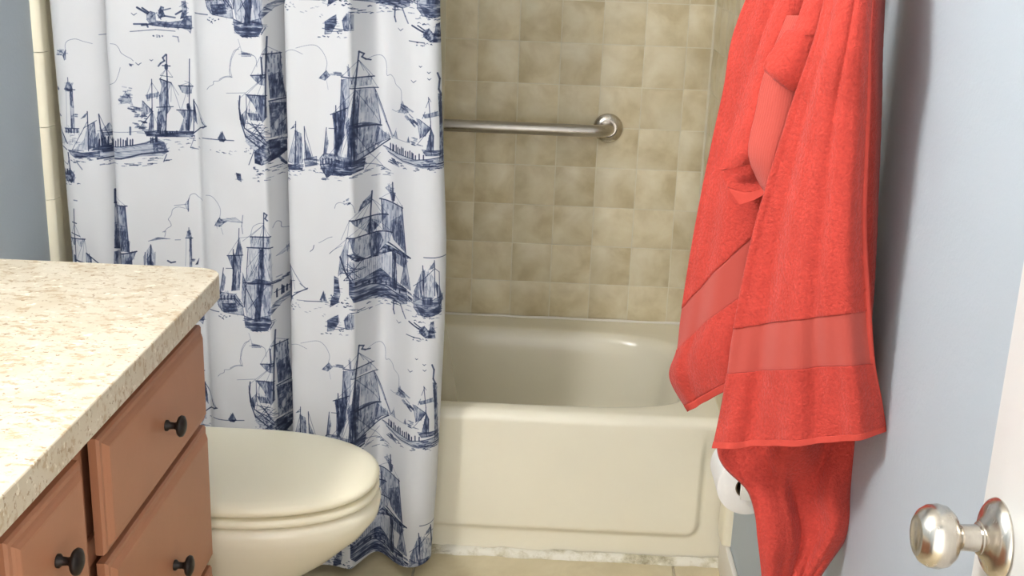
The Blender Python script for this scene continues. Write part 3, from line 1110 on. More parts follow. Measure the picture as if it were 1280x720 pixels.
def folded_galleon():           # ship half hidden in a fold, small boats by its side
    T(280, 40, 0.2637)
    fill([(216, 95), (262, 98), (268, 200), (280, 310), (232, 305), (225, 200)], 0.7)
    fill([(228, 200), (262, 190), (282, 320), (232, 308)], 0.6)
    fill([(150, 195), (215, 190), (212, 240), (190, 235), (168, 215)], 0.65)
    fill([(130, 285), (218, 290), (222, 390), (205, 415), (188, 380), (165, 330)], 0.65)
    fill([(228, 322), (298, 318), (300, 400), (298, 490), (235, 490)], 0.6)
    fill([(235, 330), (285, 340), (260, 400), (235, 440)], 0.5, 'n')
    fill([(92, 310), (105, 380), (120, 440), (98, 400)], 0.8)
    fill([(98, 390), (135, 350), (120, 445)], 0.75)
    fill([(135, 368), (190, 375), (200, 405), (150, 402)], 0.7)
    fill([(120, 470), (200, 480), (240, 530), (180, 560), (130, 510)], 0.35, 'n')
    line([(100, 290), (96, 350), (105, 420), (125, 480), (200, 540)], 1.8, 0.85)
    for p, w in (([(220, 15), (218, 100), (216, 390)], 1.5), ([(150, 194), (216, 192)], 1.3), ([(128, 284), (220, 290)], 1.4), ([(205, 95), (265, 100)], 1.3), ([(228, 318), (300, 318)], 1.6),
                 ([(310, 275), (314, 490)], 2.0), ([(120, 440), (220, 520)], 1.5), ([(130, 290), (132, 400)], 0.9), ([(165, 545), (140, 612)], 1.0), ([(200, 110), (205, 190)], 2.0)):
        line(p, w, 0.88)
    rig((220, 60), [(200, 130), (262, 98), (150, 195)])
    rig((215, 200), [(100, 300), (130, 285), (165, 330)])
    rig((150, 300), [(110, 420), (125, 480)])
    for k in range(22):
        r = random.Random(k + 90)
        line([(r.uniform(120, 180), r.uniform(400, 500)), (r.uniform(170, 235), r.uniform(410, 530))], 0.8, 0.7)
    line([(260, 440), (290, 405), (300, 490)], 0.9, 0.6)
    fill([(165, 555), (205, 520), (230, 500), (290, 505), (295, 560), (262, 590), (200, 615), (168, 605)], 0.9, 'n')
    fill([(230, 510), (290, 520), (285, 570), (240, 590)], 0.6, 'n')
    water(155, 330, 600, 690, 36, 0.75, 1.6, 61)
    line([(262, 590), (285, 630), (270, 610)], 2.4, 0.7)
    water(100, 150, 530, 560, 8, 0.7, 1.3, 62)
    fill([(80, 650), (102, 655), (104, 692), (85, 680)], 0.8, 'h')
    # two boats to the right
    fill([(355, 450), (385, 465), (392, 600), (350, 615), (358, 520)], 0.55)
    fill([(355, 500), (330, 560), (320, 600), (358, 600)], 0.4)
    line([(360, 408), (358, 600)], 1.0, 0.9)
    fill([(335, 445), (358, 420), (358, 435)], 0.75)
    line([(358, 455), (320, 598), (345, 605)], 0.8, 0.7)
    fill([(312, 612), (395, 610), (390, 635), (325, 635)], 0.9, 'h')
    line([(400, 432), (402, 500), (410, 585)], 1.2, 0.9)
    line([(402, 440), (440, 580)], 0.7, 0.7)
    fill([(402, 490), (425, 550), (438, 585), (400, 590)], 0.55)
    fill([(398, 585), (456, 572), (458, 612), (405, 622)], 0.85, 'h')
    water(320, 460, 630, 660, 12, 0.7, 1.4, 63)
    # clouds
    cloud([(0, 215), (20, 203), (45, 198), (62, 202)])
    cloud([(62, 200), (52, 160), (55, 120), (72, 80), (95, 72)])
    fill([(106, 82), (155, 95), (152, 105), (108, 106)], 0.6, 'h')
    cloud([(155, 96), (175, 112), (180, 155)])
    line([(92, 25), (108, 82)], 0.6, 0.5)
    cloud([(300, 165), (298, 110), (310, 85), (345, 75), (392, 95)])
    fill([(294, 120), (302, 110), (300, 172), (294, 150)], 0.6)
    line([(35, 278), (125, 275)], 0.8, 0.5)


def merchant():                 # broad ship with a stern boat and a landing stage
    T(260, 230, 0.2637)
    fill([(220, 232), (310, 235), (308, 282), (222, 278)], 0.3)
    fill([(215, 285), (312, 285), (318, 450), (200, 448), (210, 380)], 0.25)
    fill([(200, 460), (320, 462), (312, 560), (300, 620), (205, 610), (190, 540)], 0.45)
    fill([(265, 290), (282, 290), (285, 440), (262, 620), (240, 620), (252, 440)], 0.85)
    fill([(250, 430), (310, 440), (315, 462), (200, 455)], 0.9, 'h')
    fill([(112, 322), (180, 318), (172, 400), (168, 480), (130, 485), (142, 400)], 0.6)
    fill([(140, 300), (152, 330), (150, 480), (132, 480)], 0.7)
    fill([(165, 240), (182, 285), (180, 315), (150, 315)], 0.6)
    fill([(90, 400), (102, 420), (95, 480), (72, 500)], 0.55)
    fill([(182, 400), (200, 460), (192, 560), (178, 520)], 0.5)
    for p, w in (([(284, 120), (280, 280), (262, 620)], 1.5), ([(220, 230), (312, 233)], 1.5), ([(205, 280), (318, 286)], 1.5), ([(188, 448), (330, 455)], 1.6), ([(110, 320), (185, 316)], 1.3),
                 ([(168, 190), (165, 320)], 1.0), ([(140, 290), (140, 480)], 1.4), ([(92, 378), (78, 500)], 1.1), ([(104, 380), (142, 380)], 0.9), ([(190, 455), (260, 600)], 1.0), ([(210, 285), (190, 560)], 1.0)):
        line(p, w, 0.88)
    line([(285, 118), (298, 128), (290, 145), (300, 155)], 2.0, 0.8)
    rig((282, 175), [(220, 230), (312, 233), (185, 250), (255, 265), (305, 265)])
    rig((275, 285), [(205, 440), (315, 440), (200, 380), (230, 440)])
    rig((170, 235), [(112, 320), (185, 316), (215, 230)])
    line([(215, 420), (290, 310)], 0.8, 0.5)
    line([(210, 570), (290, 470)], 1.0, 0.6)
    fill([(60, 525), (75, 490), (150, 500), (182, 545), (190, 600), (140, 592), (95, 585), (70, 560)], 0.5, 'n', 0.8)
    line([(62, 525), (150, 520), (185, 560)], 1.4, 0.8)
    for k in range(5):
        line([(82 + k * 16, 508), (82 + k * 16, 524)], 2.0, 0.8)
    fill([(85, 545), (150, 540), (160, 580), (95, 585)], 0.7, 'h')
    fill([(190, 600), (230, 618), (310, 600), (318, 640), (300, 672), (230, 675), (195, 650)], 0.75, 'h', 0.6)
    fill([(200, 640), (310, 640), (295, 672), (230, 675)], 0.6, 'h')
    line([(325, 640), (312, 665)], 1.2, 0.7)
    # landing stage in the fold
    fill([(300, 585), (330, 545), (400, 510), (402, 535), (350, 560), (310, 605)], 0.6, 'h')
    people(335, 390, 525, 505, 6, 36, 71)
    line([(325, 500), (400, 485)], 1.2, 0.8)
    shade(350, 445, 26, 14, 0, 12, 0.7, 72)
    line([(388, 440), (430, 432)], 1.0, 0.6)
    # cutter to the right
    line([(405, 360), (410, 420), (412, 520)], 1.4, 0.9)
    fill([(400, 400), (415, 440), (412, 510), (400, 510)], 0.7)
    rig((408, 365), [(465, 455), (480, 470), (430, 475)])
    line([(455, 445), (490, 470), (425, 490)], 1.0, 0.7)
    line([(395, 525), (440, 490), (492, 465)], 1.4, 0.85)
    fill([(385, 510), (420, 505), (405, 545), (388, 540)], 0.8, 'h')
    water(390, 460, 535, 575, 10, 0.7, 1.4, 73)
    line([(440, 522), (560, 530)], 0.9, 0.6)
    water(70, 130, 592, 615, 8, 0.7, 1.4, 74)
    line([(0, 580), (70, 585)], 1.4, 0.7)
    # clouds
    cloud([(0, 45), (30, 44), (55, 62), (78, 100), (76, 140), (62, 160)])
    fill([(50, 180), (72, 145), (105, 160), (75, 185)], 0.7, 'n')
    fill([(80, 150), (150, 140), (185, 165), (130, 160)], 0.4, 'h')
    line([(82, 190), (92, 220)], 0.6, 0.5)
    line([(185, 130), (180, 180), (185, 215)], 1.2, 0.5)
    cloud([(222, 225), (232, 185), (262, 168), (285, 168)])
    cloud([(318, 195), (330, 170), (345, 180), (348, 205), (375, 218), (388, 255)])
    fill([(330, 332), (370, 300), (388, 255), (405, 298), (380, 315), (350, 330)], 0.55, 'n')
    cloud([(505, 292), (515, 285), (520, 265)])


def rowboat():                  # two people rowing
    T(170, 0, 1 / 6)
    fill([(112, 100), (135, 78), (165, 90), (172, 150), (260, 165), (345, 155), (375, 120), (412, 120), (416, 212), (330, 208), (230, 198), (140, 182), (112, 140)], 0.65, 'n', 0.6)
    fill([(140, 160), (260, 180), (400, 190), (410, 215), (300, 205), (150, 185)], 0.7, 'h')
    line([(45, 48), (115, 95)], 2.4, 0.9)
    line([(80, 52), (122, 85)], 2.0, 0.9)
    fill([(190, 75), (205, 42), (225, 50), (222, 85), (235, 120), (190, 130)], 0.9, 'n')
    fill([(345, 10), (370, 5), (380, 60), (375, 130), (335, 140), (350, 80)], 0.85, 'n')
    line([(230, 70), (270, 60)], 1.6, 0.7)
    line([(305, 105), (345, 80)], 2.2, 0.8)
    line([(230, 115), (300, 130)], 2.0, 0.7)
    fill([(330, 205), (412, 212), (405, 250), (385, 225)], 0.7, 'h')
    line([(25, 170), (110, 172), (120, 195)], 2.0, 0.8)
    line([(80, 180), (150, 172)], 2.4, 0.8)
    line([(0, 225), (60, 222), (170, 215), (300, 232)], 1.0, 0.7)
    water(150, 230, 250, 270, 8, 0.7, 1.6, 81)
    line([(285, 268), (318, 275), (325, 312)], 1.4, 0.5)
    bird(25, 100, 18)


def corner_rowboat():
    T(320, 0, 0.1875)
    fill([(1120, 200), (1160, 185), (1185, 215), (1230, 225), (1235, 280), (1170, 275), (1125, 240)], 0.85, 'n')
    line([(1045, 165), (1120, 208)], 2.0, 0.9)
    line([(1085, 165), (1130, 195)], 1.6, 0.9)
    fill([(1195, 230), (1205, 155), (1225, 150), (1230, 235)], 0.85, 'n')
    line([(1025, 268), (1130, 280)], 1.2, 0.8)
    water(1030, 1180, 275, 300, 8, 0.8, 1.4, 83)
    bird(962, 200, 18)
    fill([(600, 125), (630, 82), (668, 90), (668, 180), (610, 182)], 0.65)
    line([(480, 172), (600, 185), (668, 190)], 1.2, 0.7)
    line([(500, 200), (600, 195)], 1.0, 0.7)


def left_column():              # second row at the left: a mast group, a tall sail, a far lighthouse
    T(60, 220, 1 / 6)
    fill([(205, 440), (255, 440), (250, 490), (232, 485)], 0.65)
    fill([(262, 450), (320, 440), (300, 500), (285, 490)], 0.3)
    fill([(182, 340), (200, 420), (222, 600), (180, 720), (192, 560)], 0.75)
    fill([(335, 540), (375, 575), (385, 700), (340, 700)], 0.6)
    for p, w in (([(240, 220), (245, 420), (262, 780)], 1.3), ([(150, 440), (330, 440)], 1.4), ([(225, 318), (262, 326)], 1.4), ([(215, 400), (290, 420)], 1.3), ([(340, 545), (460, 650), (560, 740)], 1.5),
                 ([(150, 460), (210, 470)], 1.2), ([(240, 570), (250, 700)], 3.0), ([(250, 600), (350, 625)], 2.0), ([(160, 540), (190, 700)], 1.6)):
        line(p, w, 0.88)
    rig((325, 440), [(345, 560), (262, 600), (300, 640)])
    rig((245, 330), [(205, 440), (300, 440)])
    fill([(150, 700), (300, 720), (420, 700), (400, 800), (300, 830), (160, 810)], 0.8, 'h')
    water(140, 480, 800, 870, 22, 0.7, 1.5, 91)
    line([(240, 155), (265, 158)], 1.6, 0.6)
    line([(155, 65), (168, 100)], 1.6, 0.6)
    # tall sail
    fill([(516, 190), (632, 192), (638, 300), (652, 440), (664, 530), (600, 525), (524, 520), (520, 360)], 0.62)
    fill([(526, 385), (640, 380), (662, 528), (526, 518)], 0.5)
    line([(515, 90), (518, 190)], 2.0, 0.9)
    fill([(512, 92), (550, 98), (520, 108)], 0.8, 'h')
    rig((520, 100), [(575, 185), (560, 160), (635, 190)])
    line([(515, 190), (645, 192)], 1.5, 0.9)
    line([(630, 192), (662, 530)], 1.4, 0.8)
    line([(520, 340), (630, 342)], 0.8, 0.5)
    fill([(525, 548), (600, 545), (712, 530), (680, 600), (620, 650), (525, 650)], 0.6)
    line([(528, 520), (600, 548), (714, 528)], 1.8, 0.9)
    fill([(640, 600), (680, 590), (690, 720), (600, 720)], 0.7)
    fill([(645, 460), (662, 450), (662, 530), (650, 530)], 0.8)
    fill([(500, 720), (720, 700), (700, 800), (520, 830)], 0.8, 'h')
    water(480, 760, 810, 880, 22, 0.7, 1.5, 92)
    # far craft, bird, lighthouse and clouds
    fill([(760, 570), (775, 540), (805, 490), (830, 560), (828, 660), (765, 660)], 0.35)
    fill([(780, 590), (805, 560), (820, 660), (790, 660)], 0.75)
    line([(805, 488), (806, 660)], 1.3, 0.8)
    line([(770, 540), (768, 660)], 1.0, 0.7)
    line([(835, 545), (835, 640)], 0.9, 0.6)
    fill([(755, 660), (840, 655), (830, 690), (765, 690)], 0.8, 'h')
    line([(918, 618), (940, 635), (968, 632)], 2.0, 0.8)
    fill([(1062, 470), (1076, 470), (1080, 680), (1066, 680)], 0.85)
    line([(1040, 470), (1036, 670)], 0.6, 0.5)
    fill([(1040, 462), (1050, 410), (1066, 405), (1078, 465)], 0.75, 'n')
    line([(1058, 385), (1058, 410)], 0.9, 0.8)
    line([(1036, 462), (1084, 466)], 1.4, 0.8)
    fill([(1105, 665), (1130, 620), (1122, 665)], 0.8)
    shade(1085, 632, 12, 8, 0, 5, 0.7, 93)
    cloud([(890, 408), (910, 380), (938, 362), (930, 330), (920, 310), (940, 280), (950, 240), (985, 225), (1035, 240)])
    fill([(1030, 210), (1055, 175), (1056, 262), (1042, 240)], 0.65)
    line([(960, 212), (1040, 210)], 1.0, 0.5)
    cloud([(1055, 180), (1065, 145), (1095, 135), (1125, 160), (1165, 184)])
    fill([(790, 460), (850, 440), (930, 460), (880, 455)], 0.75, 'h')
    cloud([(895, 440), (900, 400), (880, 404)])
    line([(965, 470), (1000, 472)], 1.2, 0.5)


for draw in (ship_stern, galleon, frigate, lighthouse, folded_galleon, merchant, rowboat, corner_rowboat, left_column):
    draw()
HP = int(round(PER / RES))
PRT = np.zeros((HP, PW), np.float32)
for k in range(0, PH, HP):
    s = INK[k:k + HP]
    PRT[:len(s)] = 1 - (1 - PRT[:len(s)]) * (1 - s)
PRT *= 0.86 + 0.14 * ST['n'][:HP] / 0.6
PRT = np.clip(PRT, 0, 1)
buf = np.ones((HP, PW, 4), np.float32)
buf[:, :, :3] = PRT[:, :, None]
img = bpy.data.images.new('curtain_print', PW, HP, alpha=False, float_buffer=False)
img.colorspace_settings.name = 'Non-Color'
img.pixels.foreach_set(buf.reshape(-1))
img.update()
img.pack()


def curtain_material():
    t = NT('printed_cotton')
    tx = t.n('ShaderNodeTexImage')
    tx.image = img
    tx.extension = 'REPEAT'
    uvn = t.n('ShaderNodeTexCoord')
    t.l(uvn.outputs['UV'], tx.inputs[0])
    ink = t.ramp(tx.outputs[0], [(0.0, srgb(214, 216, 220)), (0.35, srgb(168, 175, 191)), (0.7, srgb(86, 97, 125)), (1.0, srgb(36, 45, 72))])
    v = t.coords('UV', (900, 600, 1))
    w = t.noise(v, 1.0, 2)
    t.done(ink.outputs[0], 0.85, t.bump(w, 0.15, 0.0008), spec=0.15, sheen=0.1)
    tl = t.n('ShaderNodeBsdfTranslucent')
    t.l(ink.outputs[0], tl.inputs[0])
    mx = t.n('ShaderNodeMixShader')
    mx.inputs[0].default_value = 0.08
    t.l(t.b.outputs[0], mx.inputs[1])
    t.l(tl.outputs[0], mx.inputs[2])
    t.l(mx.outputs[0], t.t.nodes['Material Output'].inputs[0])
    M['printed_cotton'] = t.m


curtain_material()

# curtain cloth: fold profile given at photo columns, converted to metres on the curtain plane
PXX = lambda p: -0.395 + (p - 451) * 0.00164
prof = [(66, 0.0), (72, 0.022), (86, 0.036), (108, 0.034), (126, 0.020), (138, -0.006), (141, -0.012), (138.5, 0.006), (139, 0.028), (146, 0.040), (164, 0.040), (190, 0.030), (216, 0.018), (236, 0.006),
        (244, 0.006), (252, 0.022), (268, 0.034), (300, 0.036), (328, 0.038), (335, 0.038), (340, 0.022), (352, -0.020), (361, -0.052), (364, -0.050), (361, -0.020), (360, 0.020), (366, 0.038), (384, 0.040), (410, 0.034), (434, 0.044), (444, 0.044),
        (450, 0.028), (466, -0.020), (476, -0.030), (488, -0.020), (504, 0.006), (522, 0.028), (540, 0.032), (552, 0.022), (557, 0.004), (556, -0.012)]
A = catmull(np.array([(PXX(p), d) for p, d in prof]), 420)
ker = np.ones(5) / 5
for c in (0, 1):
    A[2:-2, c] = np.convolve(A[:, c], ker, 'same')[2:-2]
CZ0, CZ1, CN = 0.024, 1.95, 130
edge_px = [(0, 550), (150, 553), (300, 558), (400, 556), (500, 551), (600, 546), (690, 539)]
ez = np.array([at(x, y, Y=YC)[2] for y, x in edge_px])
ex = np.array([at(x, y, Y=YC)[0] for y, x in edge_px])
o_ = np.argsort(ez)
zs = np.linspace(CZ1, CZ0, CN)
xe = np.interp(zs, ez[o_], ex[o_])
xl0, xr0 = A[0, 0], A[:, 0].max()
Pc = np.zeros((CN, len(A), 3))
UV = np.zeros((CN, len(A), 2))
for i, z in enumerate(zs):
    t = (A[:, 0] - xl0) / (xr0 - xl0)
    x = A[:, 0] + np.clip(t, 0, 1) ** 4 * (xe[i] - xr0)
    wob = 0.006 * np.sin(t * 9 + z * 2.1) + 0.004 * np.sin(t * 23 - z * 3.0)
    amp = 1.0 + 0.25 * np.clip((0.7 - z) / 0.7, 0, 1)
    gather = np.clip((z - 1.5) / 0.45, 0, 1)
    d = A[:, 1] * amp * (1 - 0.25 * gather) + wob * (1 - gather)
    # soft horizontal wrinkles
    d = d + 0.0015 * np.sin(z * 40 + t * 30) * np.sin(t * 17)
    x = x + 0.004 * np.sin(z * 3 + t * 5) * (1 - t)
    zz = z - (0.012 * np.clip(1 - t * 1.3, 0, 1) * -1 if False else 0.0)
    hem = np.clip((0.10 - z) / 0.1, 0, 1)
    Pc[i] = np.stack([x, YC - d + 0.0 * hem, np.full_like(x, z) + hem * 0.02 * np.clip((t - 0.85) / 0.15, 0, 1) ** 2], -1)
    UV[i] = np.stack([(x - PU0) / (PU1 - PU0), (Pc[i, :, 2] - PZ0) / PER], -1)
curtain = tag(empty('shower_curtain', (-0.63, YC, 0.0)), 'white cloth shower curtain printed with navy tall ships', 'shower curtain')
cl = grid('cloth', Pc - np.array([-0.63, YC, 0.0]), 'printed_cotton', curtain, UV, True)
# clear liner hanging inside the tub
lz = np.linspace(1.94, 0.16, 60)
lx = np.linspace(-1.02, -0.185, 120)
LP = np.zeros((60, 120, 3))
for i, z in enumerate(lz):
    k = np.clip((0.75 - z) / 0.3, 0, 1)
    k = k * k * (3 - 2 * k)
    y = 2.535 + 0.085 * k + 0.010 * np.sin(lx * 38 + z)
    xx = lx - 0.045 * np.clip((z - 0.3) / 0.3, 0, 1)
    LP[i] = np.stack([xx, y, np.full_like(lx, z)], -1)
liner = tag(grid('curtain_liner', LP, 'clear_vinyl', None), 'cloudy plastic liner hanging inside the tub behind the curtain', 'curtain liner')
rod = tag(empty('curtain_rod', (-0.3, 2.505, 1.966)), 'white shower curtain rod spanning the tub', 'curtain rod')
tube('rod', [(-0.743, 0, 0), (0, 0, 0), (0.718, 0, 0)], 0.0125, 'white_paint', rod, 20)
for x, s in ((-0.744, 1), (0.719, -1)):
    lathe('end_flange', [(0, 0), (0.03, 0), (0.03, 0.006), (0.016, 0.012), (0.014, 0.02)], (s, 0, 0), (x, 0, 0), 'white_paint', rod, 28)

# ------------------------------------------------------------------ vanity
VX, VZ = -0.53, 0.88            # front edge of the worktop and its height
VY0, VY1 = 0.26, 1.876
worktop = tag(empty('countertop', (-0.8, 1.0, 0.84)), 'beige speckled laminate countertop with a rounded corner', 'countertop')
# plan outline with a rounded far front corner, rolled top edge
rc = 0.045
plan = [(XL + 0.002, VY0), (VX, VY0)]
for k in range(0, 11):
    a = k / 10 * PI / 2
    plan.append((VX - rc + rc * math.cos(a), VY1 - rc + rc * math.sin(a)))
plan.append((XL + 0.002, VY1))


def offset_plan(pl, d):
    c = []
    for x, y in pl:
        nx = x - d if x > VX - rc - 1e-6 and y < VY1 - rc + 1e-6 else x
        ny = y - d if y > VY1 - 1e-6 else y
        if x > VX - rc and y > VY1 - rc:
            v = Vector((x - (VX - rc), y - (VY1 - rc)))
            v = v * ((rc - d) / rc)
            nx, ny = VX - rc + v.x, VY1 - rc + v.y
        c.append((nx, ny))
    return c


levels = [(0.004, 0.838), (0.0, 0.8405), (0.0, 0.8785), (0.0012, 0.88)]
bm = bmesh.new()
prev = None
for d, z in levels:
    cur = [bm.verts.new((x + 0.8, y - 1.0, z - 0.84)) for x, y in offset_plan(plan, d)]
    if prev:
        n = len(cur)
        for i in range(n):
            bm.faces.new((prev[i], prev[(i + 1) % n], cur[(i + 1) % n], cur[i]))
    else:
        bm.faces.new(cur[::-1])
    prev = cur
bm.faces.new(prev)
slab = frombm('slab', bm, 'speckled_laminate', worktop, True)
slab.data.set_sharp_from_angle(angle=math.radians(25))
box('backsplash', XL + 0.002, XL + 0.022, VY0, VY1 - 0.002, VZ - 0.0005, VZ + 0.10, 'speckled_laminate', worktop, 0.003, off=(-0.8, 1.0, 0.84))

vanity = tag(empty('vanity_cabinet', (-0.8, 1.0, 0.0)), 'brown painted vanity cabinet with drawers and dark round knobs', 'cabinet')
VO = (-0.8, 1.0, 0.0)
FX = -0.575                     # face frame plane
box('carcass', XL + 0.002, FX - 0.018, VY0 + 0.02, VY1 - 0.014, 0.09, 0.8375, 'vanity_paint', vanity, 0.001, VO)
box('toe_kick', XL + 0.002, FX - 0.06, VY0 + 0.03, VY1 - 0.05, 0.0, 0.09, 'toe_dark', vanity, 0, VO)
stiles = [(VY0 + 0.02, 0.306), (1.043, 1.094), (1.322, 1.366), (1.835, VY1 - 0.014), (0.653, 0.704)]
for y0, y1 in stiles:
    box('stile', FX - 0.0185, FX - 0.006, y0, y1, 0.09, 0.8375, 'vanity_paint', vanity, 0.001, VO)
for z0, z1 in ((0.09, 0.13), (0.825, 0.8375)):
    box('rail', FX - 0.0185, FX - 0.008, 0.30, 1.836, z0, z1, 'vanity_paint', vanity, 0.001, VO)
for z0, z1 in ((0.605, 0.64), (0.35, 0.40)):
    box('rail', FX - 0.0185, FX - 0.012, 1.366, 1.836, z0, z1, 'vanity_paint', vanity, 0.001, VO)


VK = 1.0203                     # the fronts sit a little behind the worktop edge


def drawer_front(name, y0, y1, z0, z1, knob=True, kz=None, ky=None):
    """a slab with a stepped, moulded edge; proud of the face frame"""
    y0, y1 = y0 * VK, y1 * VK
    z0, z1 = CAM[2] - (CAM[2] - z0) * VK, CAM[2] - (CAM[2] - z1) * VK
    if z0 < 0.2:
        z0 = 0.12
    kz = kz and CAM[2] - (CAM[2] - kz) * VK
    ky = ky and ky * VK
    rings_ = [(0.0, 0.0005), (0.0, 0.011), (0.003, 0.0145), (0.009, 0.0150), (0.012, 0.018), (0.017, 0.0215), (0.020, 0.022)]
    cy, cz = (y0 + y1) / 2, (z0 + z1) / 2
    bm = bmesh.new()
    prev = None
    for ins, dx in rings_:
        cur = [bm.verts.new((FX + dx - VO[0], y - VO[1], z)) for y, z in ((y0 + ins, z0 + ins), (y1 - ins, z0 + ins), (y1 - ins, z1 - ins), (y0 + ins, z1 - ins))]
        if prev:
            for i in range(4):
                bm.faces.new((prev[i], prev[(i + 1) % 4], cur[(i + 1) % 4], cur[i]))
        else:
            bm.faces.new(cur[::-1])
        prev = cur
    bm.faces.new(prev)
    o = frombm(name, bm, 'vanity_paint', vanity)
    if knob:
        k = lathe('knob', [(0.0, 0.0), (0.0085, 0.0), (0.0085, 0.003), (0.0055, 0.006), (0.005, 0.013), (0.007, 0.017), (0.0145, 0.0195), (0.0165, 0.0225), (0.0155, 0.0262), (0.010, 0.029), (0.004, 0.0302), (0.0, 0.0304)],
                  (1, 0, 0), (FX + 0.022 - VO[0], (ky or cy) - VO[1], kz or cz), 'bronze_knob', o, 36)
    return o


drawer_front('drawer_front', 1.345, 1.793, 0.644, 0.808, ky=1.578)
drawer_front('drawer_front', 1.345, 1.795, 0.385, 0.632, kz=0.494, ky=1.582)
drawer_front('drawer_front', 1.345, 1.795, 0.12, 0.37)
drawer_front('drawer_front', 1.086, 1.288, 0.63, 0.806, kz=0.728)
drawer_front('door_front', 1.086, 1.288, 0.12, 0.615, kz=0.52)
drawer_front('drawer_front', 0.70, 1.012, 0.59, 0.806)
drawer_front('door_front', 0.70, 1.012, 0.12, 0.575, kz=0.52)
drawer_front('drawer_front', 0.31, 0.63, 0.59, 0.806)
drawer_front('door_front', 0.31, 0.63, 0.12, 0.575, kz=0.52)

# ------------------------------------------------------------------ toilet
TY = 2.058                      # its centre line runs from the left wall to the right
toilet = tag(empty('toilet', (-0.6, TY, 0.0)), 'bisque toilet with its lid closed', 'toilet')
TO = np.array([-0.6, TY, 0.0])
NT_ = 72


def egg(tip, back, hw, z, p=2.25, dy=0.0):
    """plan outline of the bowl: tip at +X, straight back"""
    cx = tip - 0.27
    out = []
    for k in range(NT_):
        a = 2 * PI * k / NT_
        c, s = math.cos(a), math.sin(a)
        if c >= 0:
            x = cx + (tip - cx) * abs(c) ** (2 / p)
            y = hw * math.copysign(abs(s) ** (2 / p), s)
        else:
            x = cx - (cx - back) * abs(c) ** (2 / 4.0)
            y = hw * math.copysign(abs(s) ** (2 / 4.0), s) if abs(c) < 0.999 else 0
        out.append((x - TO[0], y + dy, z))
    return out


def loft(name, rs, m, parent, cap0=True, cap1=True):
    n = len(rs[0])
    vs = [v for r in rs for v in r]
    fs = [(i * n + k, i * n + (k + 1) % n, (i + 1) * n + (k + 1) % n, (i + 1) * n + k) for i in range(len(rs) - 1) for k in range(n)]
    if cap0:
        fs.append(tuple(range(n))[::-1])
    if cap1:
        fs.append(tuple(range((len(rs) - 1) * n, len(rs) * n)))
    o = pydata(name, vs, fs, m, parent, True)
    o.data.set_sharp_from_angle(angle=math.radians(60))
    return o


BK = -0.86
loft('bowl', [egg(-0.52, BK + 0.10, 0.115, 0.0), egg(-0.515, BK + 0.10, 0.117, 0.02), egg(-0.54, BK + 0.10, 0.105, 0.06), egg(-0.53, BK + 0.09, 0.103, 0.14),
              egg(-0.47, BK + 0.06, 0.115, 0.20), egg(-0.385, BK + 0.03, 0.140, 0.26), egg(-0.325, BK + 0.01, 0.163, 0.315), egg(-0.300, BK, 0.176, 0.35), egg(-0.297, BK, 0.179, 0.372), egg(-0.303, BK, 0.176, 0.384),
              egg(-0.32, BK + 0.01, 0.165, 0.388)], 'bisque_porcelain', toilet)
loft('seat', [egg(-0.325, -0.82, 0.155, 0.387), egg(-0.310, -0.83, 0.169, 0.3905), egg(-0.303, -0.835, 0.176, 0.392), egg(-0.300, -0.838, 0.1785, 0.397), egg(-0.301, -0.836, 0.178, 0.404), egg(-0.307, -0.83, 0.173, 0.4075), egg(-0.325, -0.82, 0.155, 0.408)], 'bisque_plastic', toilet)
loft('lid', [egg(-0.330, -0.84, 0.150, 0.408), egg(-0.330, -0.85, 0.150, 0.4125), egg(-0.306, -0.855, 0.174, 0.4135), egg(-0.300, -0.858, 0.1785, 0.420), egg(-0.301, -0.858, 0.178, 0.427), egg(-0.308, -0.855, 0.172, 0.433), egg(-0.33, -0.84, 0.157, 0.4375),
             egg(-0.40, -0.80, 0.11, 0.441), egg(-0.48, -0.74, 0.05, 0.442)], 'bisque_plastic', toilet)
for s in (-1, 1):
    box('hinge', -0.868, -0.842, TY + s * 0.07 - 0.02, TY + s * 0.07 + 0.02, 0.388, 0.43, 'bisque_plastic', toilet, 0.006, tuple(TO))
box('tank', XL + 0.015, -0.875, TY - 0.185, TY + 0.215, 0.385, 0.685, 'bisque_porcelain', toilet, 0.02, tuple(TO), 4)
box('tank_lid', XL + 0.008, -0.862, TY - 0.19, TY + 0.22, 0.685, 0.72, 'bisque_porcelain', toilet, 0.012, tuple(TO), 4)

# ------------------------------------------------------------------ coral bath towel on a wall hook
HK = Vector((XR, 1.60, 1.66))
towel = tag(empty('bath_towel', tuple(HK)), 'coral red terry bath towel draped from a wall hook', 'towel')


def surface(rows_, nu, nv):
    """rows_: control rows of (px, py, Y) or Vectors; returns nv x nu points in world space"""
    ctl = []
    for r in rows_:
        ctl.append([np.array(at(c[0], c[1], Y=c[2] + 0.055)) if not isinstance(c, Vector) else np.array(c) for c in r])
    a = [catmull(np.array(r), nu) for r in ctl]
    return catmull(np.array(a), nv)


